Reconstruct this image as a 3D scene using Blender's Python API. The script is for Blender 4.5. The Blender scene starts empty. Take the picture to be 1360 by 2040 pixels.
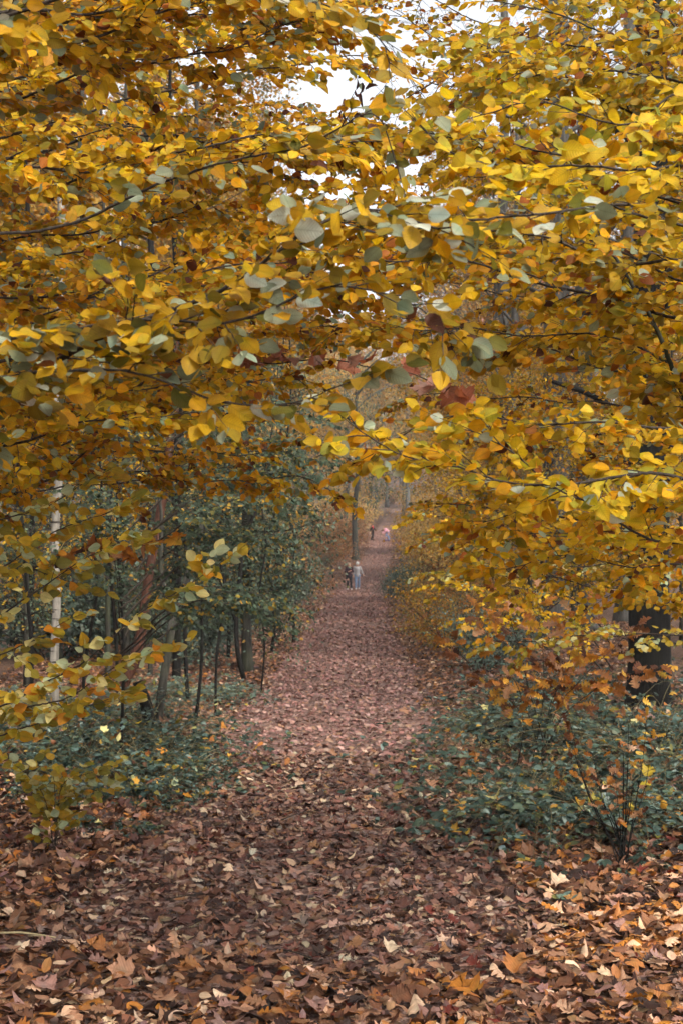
import bpy, bmesh, math, random
import numpy as np
from mathutils import Vector, Matrix

SEED = 11
random.seed(SEED)
RNG = np.random.default_rng(SEED)
R = math.radians
scene = bpy.context.scene
COL = scene.collection

# ------------------------------------------------------------------ camera, sky, sun, exposure
F = 2833.0          # focal length in pixels of the 1360 x 2040 photograph
CAMZ = 2.65
HZ = 1095.0
cam = bpy.data.cameras.new('camera')
cam.sensor_fit = 'VERTICAL'
cam.sensor_height = 36.0
cam.sensor_width = 24.0
cam.lens = 50.0
cam.shift_y = 75.0 / 2040.0
cam.clip_start = 0.05
cam.clip_end = 2000.0
cam.dof.use_dof = True
cam.dof.focus_distance = 7.5
cam.dof.aperture_fstop = 6.3
cam_o = bpy.data.objects.new('camera', cam)
cam_o.location = (0, 0, CAMZ)
cam_o.rotation_euler = (R(90), 0, 0)
COL.objects.link(cam_o)
scene.camera = cam_o

SUN_EL, SUN_AZ = 50.0, 138.0      # azimuth measured clockwise from +Y
world = bpy.data.worlds.new('World')
scene.world = world
world.use_nodes = True
nt = world.node_tree
nt.nodes.clear()
w_out = nt.nodes.new('ShaderNodeOutputWorld')
w_bg = nt.nodes.new('ShaderNodeBackground')
w_sky = nt.nodes.new('ShaderNodeTexSky')
w_sky.sky_type = 'NISHITA'
w_sky.sun_disc = False
w_sky.sun_elevation = R(SUN_EL)
w_sky.sun_rotation = R(SUN_AZ)
w_sky.dust_density = 4.0
w_sky.air_density = 1.0
w_hs = nt.nodes.new('ShaderNodeHueSaturation')
w_hs.inputs['Saturation'].default_value = 0.22
nt.links.new(w_sky.outputs[0], w_hs.inputs['Color'])
nt.links.new(w_hs.outputs[0], w_bg.inputs['Color'])
w_bg.inputs['Strength'].default_value = 0.15
nt.links.new(w_bg.outputs[0], w_out.inputs['Surface'])

sun = bpy.data.lights.new('sun', 'SUN')
sun.energy = 1.5
sun.angle = R(12)
sun.color = (1.0, 0.93, 0.82)
sun_o = bpy.data.objects.new('sun', sun)
d_ = Vector((math.sin(R(SUN_AZ)) * math.cos(R(SUN_EL)), math.cos(R(SUN_AZ)) * math.cos(R(SUN_EL)), math.sin(R(SUN_EL))))
sun_o.rotation_euler = d_.to_track_quat('Z', 'Y').to_euler()
sun_o.location = (0, 0, 40)
COL.objects.link(sun_o)

vs = scene.view_settings
vs.view_transform = 'Standard'
vs.look = 'None'
vs.gamma = 1.0
vs.use_curve_mapping = False
vs.exposure = 1.25
scene.cycles.max_bounces = 5
scene.cycles.diffuse_bounces = 3
scene.cycles.transmission_bounces = 4
scene.cycles.glossy_bounces = 2
scene.cycles.volume_bounces = 0
scene.cycles.use_denoising = True
scene.cycles.use_adaptive_sampling = True
scene.cycles.adaptive_threshold = 0.035

# ------------------------------------------------------------------ small helpers
def lin(rgb):
    out = []
    for c in rgb:
        c = c / 255.0
        out.append(c / 12.92 if c <= 0.04045 else ((c + 0.055) / 1.055) ** 2.4)
    return out

def P(px, py, d):
    """photo pixel at a distance -> world point"""
    return Vector(((px - 680.0) / F * d, d, CAMZ + (HZ - py) / F * d))

def gx(px, d): return (px - 680) / F * d

def sstep(a, b, x):
    t = np.clip((x - a) / (b - a), 0, 1)
    return t * t * (3 - 2 * t)

_NX = RNG.uniform(0.15, 0.9, (10, 2)) * RNG.choice([-1, 1], (10, 2))
_NP = RNG.uniform(0, 6.28, 10)
def rough(x, y, s=1.0):
    v = 0
    for k in range(10):
        v = v + np.sin(x * _NX[k, 0] * s + y * _NX[k, 1] * s + _NP[k])
    return v / 10.0

def path_x(y):
    return np.interp(y, [0, 12, 17, 30, 60, 88, 100, 112, 130, 150, 175, 200], [-0.45, -0.35, -0.25, 0.05, 0.5, 1.06, 1.85, 2.75, 3.45, 4.1, 5.6, 8.0])

def ground_z(x, y):
    x = np.asarray(x, float); y = np.asarray(y, float)
    z = np.interp(y, [0, 80, 84, 88, 94, 100, 112, 130, 147, 170, 200, 235], [0, 0, .04, .15, .48, .9, 1.85, 2.75, 3.55, 5.2, 8.4, 11.0])
    z = z + 12 * sstep(215, 330, y)
    z = z + 1.0 * sstep(5.5, 1.5, y)                     # the bank the photographer stands on
    off = np.abs(x - path_x(y))
    z = z + 0.28 * sstep(1.2, 4.5, off) * sstep(9, 18, y)
    z = z + 0.10 * rough(x, y) * sstep(1.0, 3.0, off) + 0.025 * rough(x, y, 3.0)
    z = z + 0.02 * np.maximum(off - 8, 0)
    return z

def gz(x, y):
    return float(ground_z(x, y))

def obj(name, me, parent=None, loc=None):
    o = bpy.data.objects.new(name, me)
    COL.objects.link(o)
    if parent is not None:
        o.parent = parent
    if loc is not None:
        o.location = loc
    return o

def tag(o, label=None, cat=None, group=None, kind=None):
    if label: o['label'] = label
    if cat: o['category'] = cat
    if group: o['group'] = group
    if kind: o['kind'] = kind
    return o

def thing(name, label, cat, loc, group=None):
    o = obj(name, None, None, loc)
    o.empty_display_size = 0.1
    return tag(o, label, cat, group)

# ------------------------------------------------------------------ materials
def new_mat(name):
    m = bpy.data.materials.new(name)
    m.use_nodes = True
    n = m.node_tree
    n.nodes.clear()
    out = n.nodes.new('ShaderNodeOutputMaterial')
    return m, n, out

def nd(n, t, **kw):
    x = n.nodes.new(t)
    for k, v in kw.items():
        setattr(x, k, v)
    return x

def mix_col(n, fac, a, b, mode='MIX'):
    m = nd(n, 'ShaderNodeMix', data_type='RGBA', blend_type=mode)
    for s, v in ((m.inputs['Factor'], fac), (m.inputs[6], a), (m.inputs[7], b)):
        if isinstance(v, (int, float)):
            s.default_value = v
        elif isinstance(v, (list, tuple)):
            s.default_value = (v[0], v[1], v[2], 1)
        else:
            n.links.new(v, s)
    return m.outputs[2]

def math_(n, op, a, b=None, c=None):
    m = nd(n, 'ShaderNodeMath', operation=op)
    for i, v in enumerate((a, b, c)):
        if v is None: continue
        if isinstance(v, (int, float)):
            m.inputs[i].default_value = v
        else:
            n.links.new(v, m.inputs[i])
    return m.outputs[0]

def leaf_material(name, trans=0.42, rough_=0.42, spec=0.35, veins=True, spots=0.0):
    m, n, out = new_mat(name)
    L = n.links
    col = nd(n, 'ShaderNodeAttribute', attribute_name='lc')
    uv = nd(n, 'ShaderNodeAttribute', attribute_name='luv')
    oi = nd(n, 'ShaderNodeObjectInfo')
    c = col.outputs['Color']
    br = math_(n, 'MULTIPLY_ADD', oi.outputs['Random'], 0.36, 0.82)
    c = mix_col(n, 1.0, c, br, 'MULTIPLY')
    geo = nd(n, 'ShaderNodeNewGeometry')
    nz = nd(n, 'ShaderNodeTexNoise')
    nz.inputs['Scale'].default_value = 22.0
    nz.inputs['Detail'].default_value = 3.0
    L.new(geo.outputs['Position'], nz.inputs['Vector'])
    f = math_(n, 'MULTIPLY_ADD', nz.outputs['Fac'], 0.9, 0.55)
    c = mix_col(n, 1.0, c, f, 'MULTIPLY')
    norm = None
    if veins:
        sp = nd(n, 'ShaderNodeSeparateXYZ')
        L.new(uv.outputs['Vector'], sp.inputs[0])
        au = math_(n, 'ABSOLUTE', sp.outputs[0])
        t = math_(n, 'MULTIPLY_ADD', au, -0.75, sp.outputs[1])
        s = math_(n, 'SINE', math_(n, 'MULTIPLY', t, 58.0))
        side = math_(n, 'POWER', math_(n, 'MULTIPLY_ADD', s, 0.5, 0.5), 5.0)
        rib = math_(n, 'LESS_THAN', au, 0.022)
        v = math_(n, 'MAXIMUM', side, rib)
        dk = mix_col(n, 1.0, c, (0.70, 0.66, 0.60), 'MULTIPLY')
        c = mix_col(n, math_(n, 'MULTIPLY', v, 0.55), c, dk)
        # green lingering round the midrib on some leaves, small brown spots
        n3 = nd(n, 'ShaderNodeTexNoise'); n3.inputs['Scale'].default_value = 9.0; n3.inputs['Detail'].default_value = 1.0
        L.new(geo.outputs['Position'], n3.inputs['Vector'])
        gm = nd(n, 'ShaderNodeMapRange'); gm.inputs[1].default_value = 0.50; gm.inputs[2].default_value = 0.66
        L.new(math_(n, 'MULTIPLY_ADD', au, -0.35, n3.outputs['Fac']), gm.inputs[0])
        gr = mix_col(n, 1.0, c, (0.62, 0.86, 0.95), 'MULTIPLY')
        c = mix_col(n, math_(n, 'MULTIPLY', gm.outputs[0], 0.6), c, gr)
        n4 = nd(n, 'ShaderNodeTexVoronoi'); n4.inputs['Scale'].default_value = 75.0
        L.new(geo.outputs['Position'], n4.inputs['Vector'])
        s4 = nd(n, 'ShaderNodeMapRange'); s4.inputs[1].default_value = 0.20; s4.inputs[2].default_value = 0.10
        L.new(n4.outputs['Distance'], s4.inputs[0])
        sp4 = math_(n, 'MULTIPLY', s4.outputs[0], math_(n, 'GREATER_THAN', nz.outputs['Fac'], 0.56))
        c = mix_col(n, math_(n, 'MULTIPLY', sp4, 0.6), c, mix_col(n, 1.0, c, (0.45, 0.28, 0.2), 'MULTIPLY'))
        # browning along the margin, as autumn leaves have it
        edge = nd(n, 'ShaderNodeMapRange')
        edge.inputs[1].default_value = 0.20; edge.inputs[2].default_value = 0.36
        L.new(math_(n, 'MULTIPLY_ADD', nz.outputs['Fac'], 0.14, au), edge.inputs[0])
        br2 = mix_col(n, 1.0, c, (0.72, 0.52, 0.40), 'MULTIPLY')
        c = mix_col(n, math_(n, 'MULTIPLY', edge.outputs[0], 0.35), c, br2)
        bp = nd(n, 'ShaderNodeBump')
        bp.inputs['Strength'].default_value = 0.5
        bp.inputs['Distance'].default_value = 0.003
        L.new(v, bp.inputs['Height'])
        norm = bp.outputs[0]
    pb = nd(n, 'ShaderNodeBsdfPrincipled')
    L.new(c, pb.inputs['Base Color'])
    pb.inputs['Roughness'].default_value = rough_
    pb.inputs['Specular IOR Level'].default_value = spec
    if norm: L.new(norm, pb.inputs['Normal'])
    if trans > 0:
        tr = nd(n, 'ShaderNodeBsdfTranslucent')
        g = nd(n, 'ShaderNodeGamma'); g.inputs[1].default_value = 1.08
        L.new(c, g.inputs[0]); L.new(g.outputs[0], tr.inputs['Color'])
        mx = nd(n, 'ShaderNodeMixShader'); mx.inputs[0].default_value = trans
        L.new(pb.outputs[0], mx.inputs[1]); L.new(tr.outputs[0], mx.inputs[2])
        L.new(mx.outputs[0], out.inputs['Surface'])
    else:
        L.new(pb.outputs[0], out.inputs['Surface'])
    return m

def bark_material(name, c0, c1, scale=6.0, bump=0.6, bands=False, moss=None):
    m, n, out = new_mat(name)
    L = n.links
    tc = nd(n, 'ShaderNodeNewGeometry')
    mp = nd(n, 'ShaderNodeMapping')
    mp.inputs['Scale'].default_value = (scale * 2.2, scale * 2.2, scale * 0.35)
    L.new(tc.outputs['Position'], mp.inputs['Vector'])
    nz = nd(n, 'ShaderNodeTexNoise')
    nz.inputs['Scale'].default_value = 2.0; nz.inputs['Detail'].default_value = 6.0; nz.inputs['Roughness'].default_value = 0.65
    L.new(mp.outputs[0], nz.inputs['Vector'])
    rp = nd(n, 'ShaderNodeValToRGB')
    rp.color_ramp.elements[0].position = 0.36; rp.color_ramp.elements[0].color = (*lin(c0), 1)
    rp.color_ramp.elements[1].position = 0.66; rp.color_ramp.elements[1].color = (*lin(c1), 1)
    L.new(nz.outputs['Fac'], rp.inputs[0])
    c = rp.outputs[0]
    big = nd(n, 'ShaderNodeTexNoise'); big.inputs['Scale'].default_value = 1.3; big.inputs['Detail'].default_value = 4.0
    L.new(tc.outputs['Position'], big.inputs['Vector'])
    if moss:
        mr = nd(n, 'ShaderNodeMapRange'); mr.inputs[1].default_value = 0.5; mr.inputs[2].default_value = 0.68
        L.new(big.outputs['Fac'], mr.inputs[0])
        c = mix_col(n, math_(n, 'MULTIPLY', mr.outputs[0], 0.7), c, lin(moss))
    if bands:
        mp2 = nd(n, 'ShaderNodeMapping'); mp2.inputs['Scale'].default_value = (3, 3, 16)
        L.new(tc.outputs['Position'], mp2.inputs['Vector'])
        n2 = nd(n, 'ShaderNodeTexNoise'); n2.inputs['Scale'].default_value = 1.0; n2.inputs['Detail'].default_value = 3.0
        L.new(mp2.outputs[0], n2.inputs['Vector'])
        mr = nd(n, 'ShaderNodeMapRange'); mr.inputs[1].default_value = 0.60; mr.inputs[2].default_value = 0.66
        L.new(n2.outputs['Fac'], mr.inputs[0])
        c = mix_col(n, mr.outputs[0], c, lin((48, 40, 34)))
    pb = nd(n, 'ShaderNodeBsdfPrincipled')
    pb.inputs['Roughness'].default_value = 0.85
    pb.inputs['Specular IOR Level'].default_value = 0.2
    L.new(c, pb.inputs['Base Color'])
    bp = nd(n, 'ShaderNodeBump'); bp.inputs['Strength'].default_value = bump; bp.inputs['Distance'].default_value = 0.02
    L.new(nz.outputs['Fac'], bp.inputs['Height']); L.new(bp.outputs[0], pb.inputs['Normal'])
    L.new(pb.outputs[0], out.inputs['Surface'])
    return m

def litter_material(name, cols, scale=16.0):
    """ground where the single leaves are too small to build: leaf-sized cells of mixed browns"""
    m, n, out = new_mat(name)
    L = n.links
    g = nd(n, 'ShaderNodeNewGeometry')
    vo = nd(n, 'ShaderNodeTexVoronoi'); vo.inputs['Scale'].default_value = scale; vo.inputs['Randomness'].default_value = 1.0
    nzw = nd(n, 'ShaderNodeTexNoise'); nzw.inputs['Scale'].default_value = scale * 1.5; nzw.inputs['Detail'].default_value = 2.0
    L.new(g.outputs['Position'], nzw.inputs['Vector'])
    warp = nd(n, 'ShaderNodeVectorMath', operation='MULTIPLY_ADD')
    L.new(nzw.outputs['Color'], warp.inputs[0]); warp.inputs[1].default_value = (0.08, 0.08, 0.08); L.new(g.outputs['Position'], warp.inputs[2])
    L.new(warp.outputs[0], vo.inputs['Vector'])
    sep = nd(n, 'ShaderNodeSeparateColor'); L.new(vo.outputs['Color'], sep.inputs[0])
    rp = nd(n, 'ShaderNodeValToRGB'); rp.color_ramp.interpolation = 'CONSTANT'
    els = rp.color_ramp.elements
    while len(els) < len(cols): els.new(0.5)
    for i, c in enumerate(cols):
        els[i].position = i / len(cols); els[i].color = (*lin(c), 1)
    L.new(sep.outputs[0], rp.inputs[0])
    big = nd(n, 'ShaderNodeTexNoise'); big.inputs['Scale'].default_value = 0.6; big.inputs['Detail'].default_value = 5.0
    L.new(g.outputs['Position'], big.inputs['Vector'])
    c = mix_col(n, 1.0, rp.outputs[0], math_(n, 'MULTIPLY_ADD', big.outputs['Fac'], 1.0, 0.5), 'MULTIPLY')
    pb = nd(n, 'ShaderNodeBsdfPrincipled'); pb.inputs['Roughness'].default_value = 0.75
    pb.inputs['Specular IOR Level'].default_value = 0.25
    L.new(c, pb.inputs['Base Color'])
    bp = nd(n, 'ShaderNodeBump'); bp.inputs['Strength'].default_value = 0.9; bp.inputs['Distance'].default_value = 0.05
    L.new(math_(n, 'ADD', vo.outputs['Distance'], sep.outputs[1]), bp.inputs['Height']); L.new(bp.outputs[0], pb.inputs['Normal'])
    L.new(pb.outputs[0], out.inputs['Surface'])
    return m

def cloth_material(name, rgb, r=0.85):
    m, n, out = new_mat(name)
    g = nd(n, 'ShaderNodeNewGeometry')
    nz = nd(n, 'ShaderNodeTexNoise'); nz.inputs['Scale'].default_value = 14.0; nz.inputs['Detail'].default_value = 4
    n.links.new(g.outputs['Position'], nz.inputs['Vector'])
    c = mix_col(n, 1.0, lin(rgb), math_(n, 'MULTIPLY_ADD', nz.outputs['Fac'], 0.5, 0.75), 'MULTIPLY')
    pb = nd(n, 'ShaderNodeBsdfPrincipled'); pb.inputs['Roughness'].default_value = r
    pb.inputs['Specular IOR Level'].default_value = 0.2
    n.links.new(c, pb.inputs['Base Color'])
    n.links.new(pb.outputs[0], out.inputs['Surface'])
    return m

M_LEAF = leaf_material('autumn_leaf', trans=0.5, rough_=0.45, spec=0.22)
M_GREEN = leaf_material('green_leaf', trans=0.22, rough_=0.5, spec=0.3)
M_DRY = leaf_material('dry_leaf', trans=0.12, rough_=0.5, spec=0.3)
M_FAR = leaf_material('far_leaf', trans=0.4, rough_=0.6, spec=0.2, veins=False)
M_TWIG = bark_material('twig_bark', (36, 30, 26), (74, 64, 54), 14.0, 0.3)
M_BARK = bark_material('grey_bark', (36, 34, 30), (76, 73, 64), 5.0, 0.5, moss=(58, 62, 42))
M_BARKP = bark_material('pale_grey_bark', (66, 64, 60), (104, 101, 95), 4.0, 0.5)
M_BARKD = bark_material('shaded_furrowed_bark', (10, 9, 8), (31, 27, 22), 9.0, 1.0, moss=(24, 25, 15))  # near-black: the shade on the right-hand trunk is put into the bark colour
M_BARKR = bark_material('red_brown_bark', (46, 28, 21), (96, 60, 44), 8.0, 0.5)
M_BIRCH = bark_material('birch_bark', (110, 104, 95), (154, 147, 136), 6.0, 0.3, bands=True)
M_STALK = bark_material('dry_stalk', (150, 132, 96), (196, 180, 138), 14.0, 0.2)
M_CANE = bark_material('bramble_cane', (70, 60, 44), (116, 108, 74), 14.0, 0.3)

# ------------------------------------------------------------------ geometry: leaves
def ovate(curl=0.15, fold=0.15, width=0.33, twist=0.0, wave=0.0, rows=(0.0, 0.07, 0.25, 0.48, 0.72, 0.92, 1.0)):
    v = []; uv = []; f = []
    prev = None
    for i, t in enumerate(rows):
        w = width * (math.sin(math.pi * min(1, max(0, t)) ** 0.80) ** 0.72 * (1 - 0.22 * t ** 4) if 0 < t < 1 else 0)
        z = -curl * t * t
        if i in (0, len(rows) - 1):
            v.append((0, t, z)); uv.append((0, t, 0)); cur = (len(v) - 1,)
        else:
            a = twist * t
            zz = fold * w + wave * math.sin(i * 2.1) * w
            zr = fold * w + wave * math.sin(i * 1.7 + 2) * w
            v += [(-w, t, z + zz - a * w), (0, t, z), (w, t, z + zr + a * w)]
            uv += [(-w, t, 0), (0, t, 0), (w, t, 0)]
            k = len(v); cur = (k - 3, k - 2, k - 1)
        if prev is not None:
            if len(prev) == 1 and len(cur) == 3:
                f += [(prev[0], cur[1], cur[0]), (prev[0], cur[2], cur[1])]
            elif len(cur) == 1:
                f += [(prev[0], prev[1], cur[0]), (prev[1], prev[2], cur[0])]
            else:
                f += [(prev[0], prev[1], cur[1], cur[0]), (prev[1], prev[2], cur[2], cur[1])]
        prev = cur
    return np.array(v, float), f, np.array(uv, float)

def lobed(half, curl=0.1, fold=0.1, cup=0.0, wob=0.0, ph=0.0):
    """half outline from base to tip, mirrored about the midrib"""
    n = len(half)
    v = []; uv = []; f = []
    for i, (x, y) in enumerate(half):
        ym = i / (n - 1)
        for s in (-1, 0, 1):
            xx, yy = (s * x, y) if s else (0.0, ym if 0 < i < n - 1 else y)
            zz = -curl * yy * abs(yy) + fold * abs(xx) + cup * xx * xx + wob * math.sin(7 * xx + 5 * yy + ph)
            v.append((xx, yy, zz)); uv.append((xx * 0.6, yy, 0))
    for i in range(n - 1):
        a = 3 * i; b = 3 * (i + 1)
        f += [(a, a + 1, b + 1, b), (a + 1, a + 2, b + 2, b + 1)]
    return np.array(v, float), f, np.array(uv, float)

OAK = [(0.012, 0), (0.05, 0.10), (0.19, 0.18), (0.17, 0.24), (0.07, 0.29), (0.28, 0.40), (0.27, 0.46), (0.10, 0.50), (0.35, 0.64), (0.32, 0.71), (0.13, 0.73), (0.25, 0.88), (0.13, 0.97), (0.0, 1.0)]
MAPLE = [(0.012, 0.0), (0.18, -0.06), (0.30, 0.03), (0.45, 0.06), (0.38, 0.20), (0.30, 0.27), (0.46, 0.36), (0.48, 0.46), (0.60, 0.58), (0.44, 0.60), (0.38, 0.66), (0.22, 0.56), (0.27, 0.72), (0.17, 0.78), (0.12, 0.88), (0.0, 1.0)]

def lowleaf(fold=0.2, w=0.3, curl=0.12):
    v = [(0, 0, 0), (0, 1, -curl), (-w, 0.35, fold * w), (-w * 0.8, 0.72, fold * w - curl * 0.5), (w, 0.35, fold * w), (w * 0.8, 0.72, fold * w - curl * 0.5)]
    f = [(0, 1, 3, 2), (0, 4, 5, 1)]
    uv = [(0, 0, 0), (0, 1, 0), (-w, .35, 0), (-w * .8, .72, 0), (w, .35, 0), (w * .8, .72, 0)]
    return np.array(v, float), f, np.array(uv, float)

_lr = random.Random(4)
TPL = {
    'ovate': [ovate(_lr.uniform(-.12, .32), _lr.uniform(-.15, .4), _lr.uniform(.33, .41), _lr.uniform(-.2, .2), _lr.uniform(.04, .2)) for _k in range(12)],
    'oak': [lobed(OAK, c, fo, cu, wo, ph) for c, fo, cu, wo, ph in [(.1, .1, 0, .03, 0), (.3, .3, .3, .05, 1), (-.25, .2, .6, .05, 2), (.2, -.3, -.4, .06, 3)]],
    'maple': [lobed(MAPLE, c, fo, cu, wo, ph) for c, fo, cu, wo, ph in [(.1, .1, .2, .05, 0), (.3, .25, .7, .08, 1), (-.15, .15, .5, .06, 2), (.2, -.2, -.4, .07, 3), (-.3, .35, .5, .08, 4)]],
    'dry': [ovate(c, fo, w, tw, wv) for c, fo, w, tw, wv in
            [(0.35, 0.6, .3, .3, .3), (-0.4, 0.5, .27, -.3, .3), (0.6, 0.9, .22, .2, .3), (-0.2, -0.6, .32, .3, .25), (0.15, 0.25, .36, 0, .2)]],
    'shrivel': [ovate(c, fo, w, tw, wv) for c, fo, w, tw, wv in [(0.5, 2.2, .12, .5, .8), (0.3, 1.8, .14, -.5, .8)]],
    'leaflet': [ovate(c, fo, w, 0, .06, rows=(0, .2, .5, .8, 1)) for c, fo, w in [(0.15, .2, .33), (.3, .3, .30), (0, .1, .36)]],
    'low': [lowleaf(.2, .30, .12), lowleaf(.5, .27, .25), lowleaf(-.3, .33, -.1), lowleaf(.1, .35, .3)],
}

def mesh_from(name, V, faces_l, counts, uv, colr, mat):
    me = bpy.data.meshes.new(name)
    nv = len(V)
    me.vertices.add(nv)
    me.vertices.foreach_set('co', V.astype(np.float32).ravel())
    me.loops.add(len(faces_l))
    me.loops.foreach_set('vertex_index', faces_l.astype(np.int32))
    starts = np.concatenate([[0], np.cumsum(counts)[:-1]]).astype(np.int32)
    me.polygons.add(len(counts))
    me.polygons.foreach_set('loop_start', starts)
    me.polygons.foreach_set('loop_total', counts.astype(np.int32))
    me.polygons.foreach_set('use_smooth', np.ones(len(counts), bool))
    a = me.attributes.new('luv', 'FLOAT_VECTOR', 'POINT')
    a.data.foreach_set('vector', uv.astype(np.float32).ravel())
    a = me.attributes.new('lc', 'FLOAT_COLOR', 'POINT')
    c4 = np.ones((nv, 4), np.float32); c4[:, :3] = colr
    a.data.foreach_set('color', c4.ravel())
    me.materials.append(mat)
    me.update(calc_edges=True)
    return me

def frames(D, N):
    D = D / np.linalg.norm(D, axis=1, keepdims=True)
    N = N - (N * D).sum(1, keepdims=True) * D
    nn = np.linalg.norm(N, axis=1, keepdims=True)
    N = np.where(nn < 1e-4, np.array([[0.3, 0.2, 0.9]]), N)
    N = N / np.linalg.norm(N, axis=1, keepdims=True)
    X = np.cross(D, N)
    return np.stack([X, D, N], axis=2)      # columns

def leaf_mesh(name, pos, D, N, size, kind, colr, mat, low=None):
    """many leaves as one mesh; kind: array of template family names, low: mask for the 4-triangle form"""
    B = frames(D, N)
    n = len(pos)
    kind = np.array(kind) if not isinstance(kind, str) else np.array([kind] * n)
    if low is not None:
        kind = np.where(low, 'low', kind)
    VV = []; FL = []; FC = []; UV = []; CC = []; base = 0
    pick = RNG.integers(0, 1000, n)
    for fam in np.unique(kind):
        T = TPL[fam]
        for k, (tv, tf, tu) in enumerate(T):
            idx = np.where((kind == fam) & (pick % len(T) == k))[0]
            if len(idx) == 0: continue
            m = len(tv)
            V = np.einsum('nij,mj->nmi', B[idx], tv) * size[idx][:, None, None] + pos[idx][:, None, :]
            fl = np.array([i for q in tf for i in q]); fc = np.array([len(q) for q in tf])
            off = base + np.arange(len(idx))[:, None] * m
            FL.append((fl[None, :] + off).ravel()); FC.append(np.tile(fc, len(idx)))
            VV.append(V.reshape(-1, 3)); UV.append(np.tile(tu, (len(idx), 1))); CC.append(np.repeat(colr[idx], m, axis=0))
            base += len(idx) * m
    return mesh_from(name, np.concatenate(VV), np.concatenate(FL), np.concatenate(FC), np.concatenate(UV), np.concatenate(CC), mat)

_bank = {}
def bank_leaf(fam, k, rgb, mat):
    key = (fam, k, tuple(rgb), mat.name)
    if key not in _bank:
        tv, tf, tu = TPL[fam][k]
        _bank[key] = mesh_from('leaf_' + fam, tv, np.array([i for q in tf for i in q]), np.array([len(q) for q in tf]), tu,
                               np.tile(np.array(lin(rgb)), (len(tv), 1)), mat)
    return _bank[key]

# palettes: (sRGB colour, weight)
PAL = {  # canopy palettes: pale grey-greens mix leaf tone with painted sky reflection
    'gold': [((214, 172, 20), 5), ((201, 160, 25), 5), ((218, 155, 13), 3.5), ((181, 144, 20), 2.5), ((150, 128, 28), 2.9), ((165, 96, 21), 0.8), ((92, 47, 18), 0.5), ((150, 158, 124), 1.59), ((222, 187, 52), 1.6)],
    'amber': [((212, 159, 17), 5), ((201, 140, 13), 4), ((173, 121, 18), 2.5), ((131, 73, 18), 1.0), ((86, 41, 17), 0.7), ((154, 135, 32), 4.35), ((134, 146, 120), 2.03), ((218, 178, 36), 2.5)],
    'bright': [((219, 184, 32), 5), ((209, 174, 34), 5), ((191, 168, 42), 3.0), ((219, 162, 17), 3), ((166, 158, 49), 2.0), ((190, 198, 174), 1.4), ((155, 86, 21), 0.4)],
    'near': [((198, 156, 25), 5), ((180, 142, 26), 4), ((149, 124, 32), 4.35), ((158, 164, 134), 2.46), ((130, 136, 104), 2.03), ((211, 158, 21), 2.6), ((202, 206, 186), 1.3), ((110, 104, 34), 1.4), ((90, 48, 20), 0.25)],
    'hornbeam': [((178, 152, 44), 4), ((154, 138, 48), 4), ((190, 150, 40), 2.5), ((210, 198, 130), 2.6), ((180, 188, 148), 2.4), ((126, 118, 48), 2.2), ((196, 132, 32), .8)],
    'oak': [((192, 128, 48), 4), ((165, 103, 44), 4), ((210, 158, 59), 2.2), ((118, 71, 39), 3), ((179, 131, 92), 2.4), ((85, 50, 33), 1.4)],
    'bramble': [((48, 66, 54), 5), ((64, 84, 74), 4), ((96, 116, 106), 2.4), ((36, 48, 36), 4), ((88, 94, 54), 1.2), ((160, 126, 44), 0.35), ((130, 146, 136), .8)],  # the palest green paints highlights onto single leaves
    'olive': [((82, 98, 80), 5), ((68, 84, 68), 5), ((104, 118, 98), 3), ((112, 106, 54), 2), ((178, 146, 64), 1.0), ((50, 62, 46), 3), ((190, 138, 44), 0.4)],
    'litter': [((138, 96, 68), 5), ((113, 74, 52), 5), ((167, 123, 94), 4), ((86, 55, 40), 4), ((170, 111, 61), 3), ((150, 113, 102), 3), ((58, 38, 30), 3.5), ((213, 170, 137), 2.2), ((186, 119, 45), 1.2), ((108, 46, 34), 0.6), ((228, 194, 161), 0.9)],  # palest and darkest browns stand in for highlights and shaded gaps
    'pathlitter': [((140, 96, 79), 5), ((115, 77, 61), 5), ((162, 126, 103), 4), ((88, 56, 47), 4), ((156, 111, 73), 2.0), ((143, 118, 107), 3.5), ((60, 40, 32), 3.5), ((199, 169, 142), 2.2), ((107, 49, 38), 0.7), ((218, 193, 162), 0.8)],  # extremes again carry painted glints and dark gaps between leaves
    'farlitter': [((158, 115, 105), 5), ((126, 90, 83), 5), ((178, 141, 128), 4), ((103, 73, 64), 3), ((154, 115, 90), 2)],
    'paleyellow': [((206, 170, 90), 5), ((190, 148, 66), 4), ((214, 184, 116), 3), ((186, 128, 60), 2), ((150, 140, 96), 2)],
    'orange': [((172, 116, 68), 5), ((150, 100, 60), 4), ((178, 138, 88), 3), ((134, 116, 74), 3), ((112, 74, 50), 2), ((104, 112, 84), 2)],
    'hazel': [((86, 102, 82), 5), ((72, 88, 70), 4.5), ((108, 120, 98), 3.5), ((116, 112, 58), 2), ((184, 150, 62), 1.0), ((54, 64, 48), 3), ((200, 156, 66), .5)],
    'greygreen': [((96, 112, 98), 5), ((82, 98, 86), 4), ((116, 130, 114), 3), ((66, 78, 64), 3), ((160, 142, 88), 0.8)],
    'fargold': [((190, 150, 60), 5), ((176, 130, 44), 4), ((160, 134, 70), 3), ((196, 134, 50), 2.5), ((130, 128, 90), 3)],
    'pink': [((190, 146, 128), 3), ((176, 112, 84), 3), ((156, 92, 60), 3), ((120, 64, 44), 1)],
    'shrivel': [((70, 40, 28), 3), ((92, 52, 32), 2), ((48, 28, 22), 2)],
}
def pal_pick(name, n):
    p = PAL[name]
    w = np.array([x[1] for x in p], float); w /= w.sum()
    return RNG.choice(len(p), n, p=w)
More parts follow.
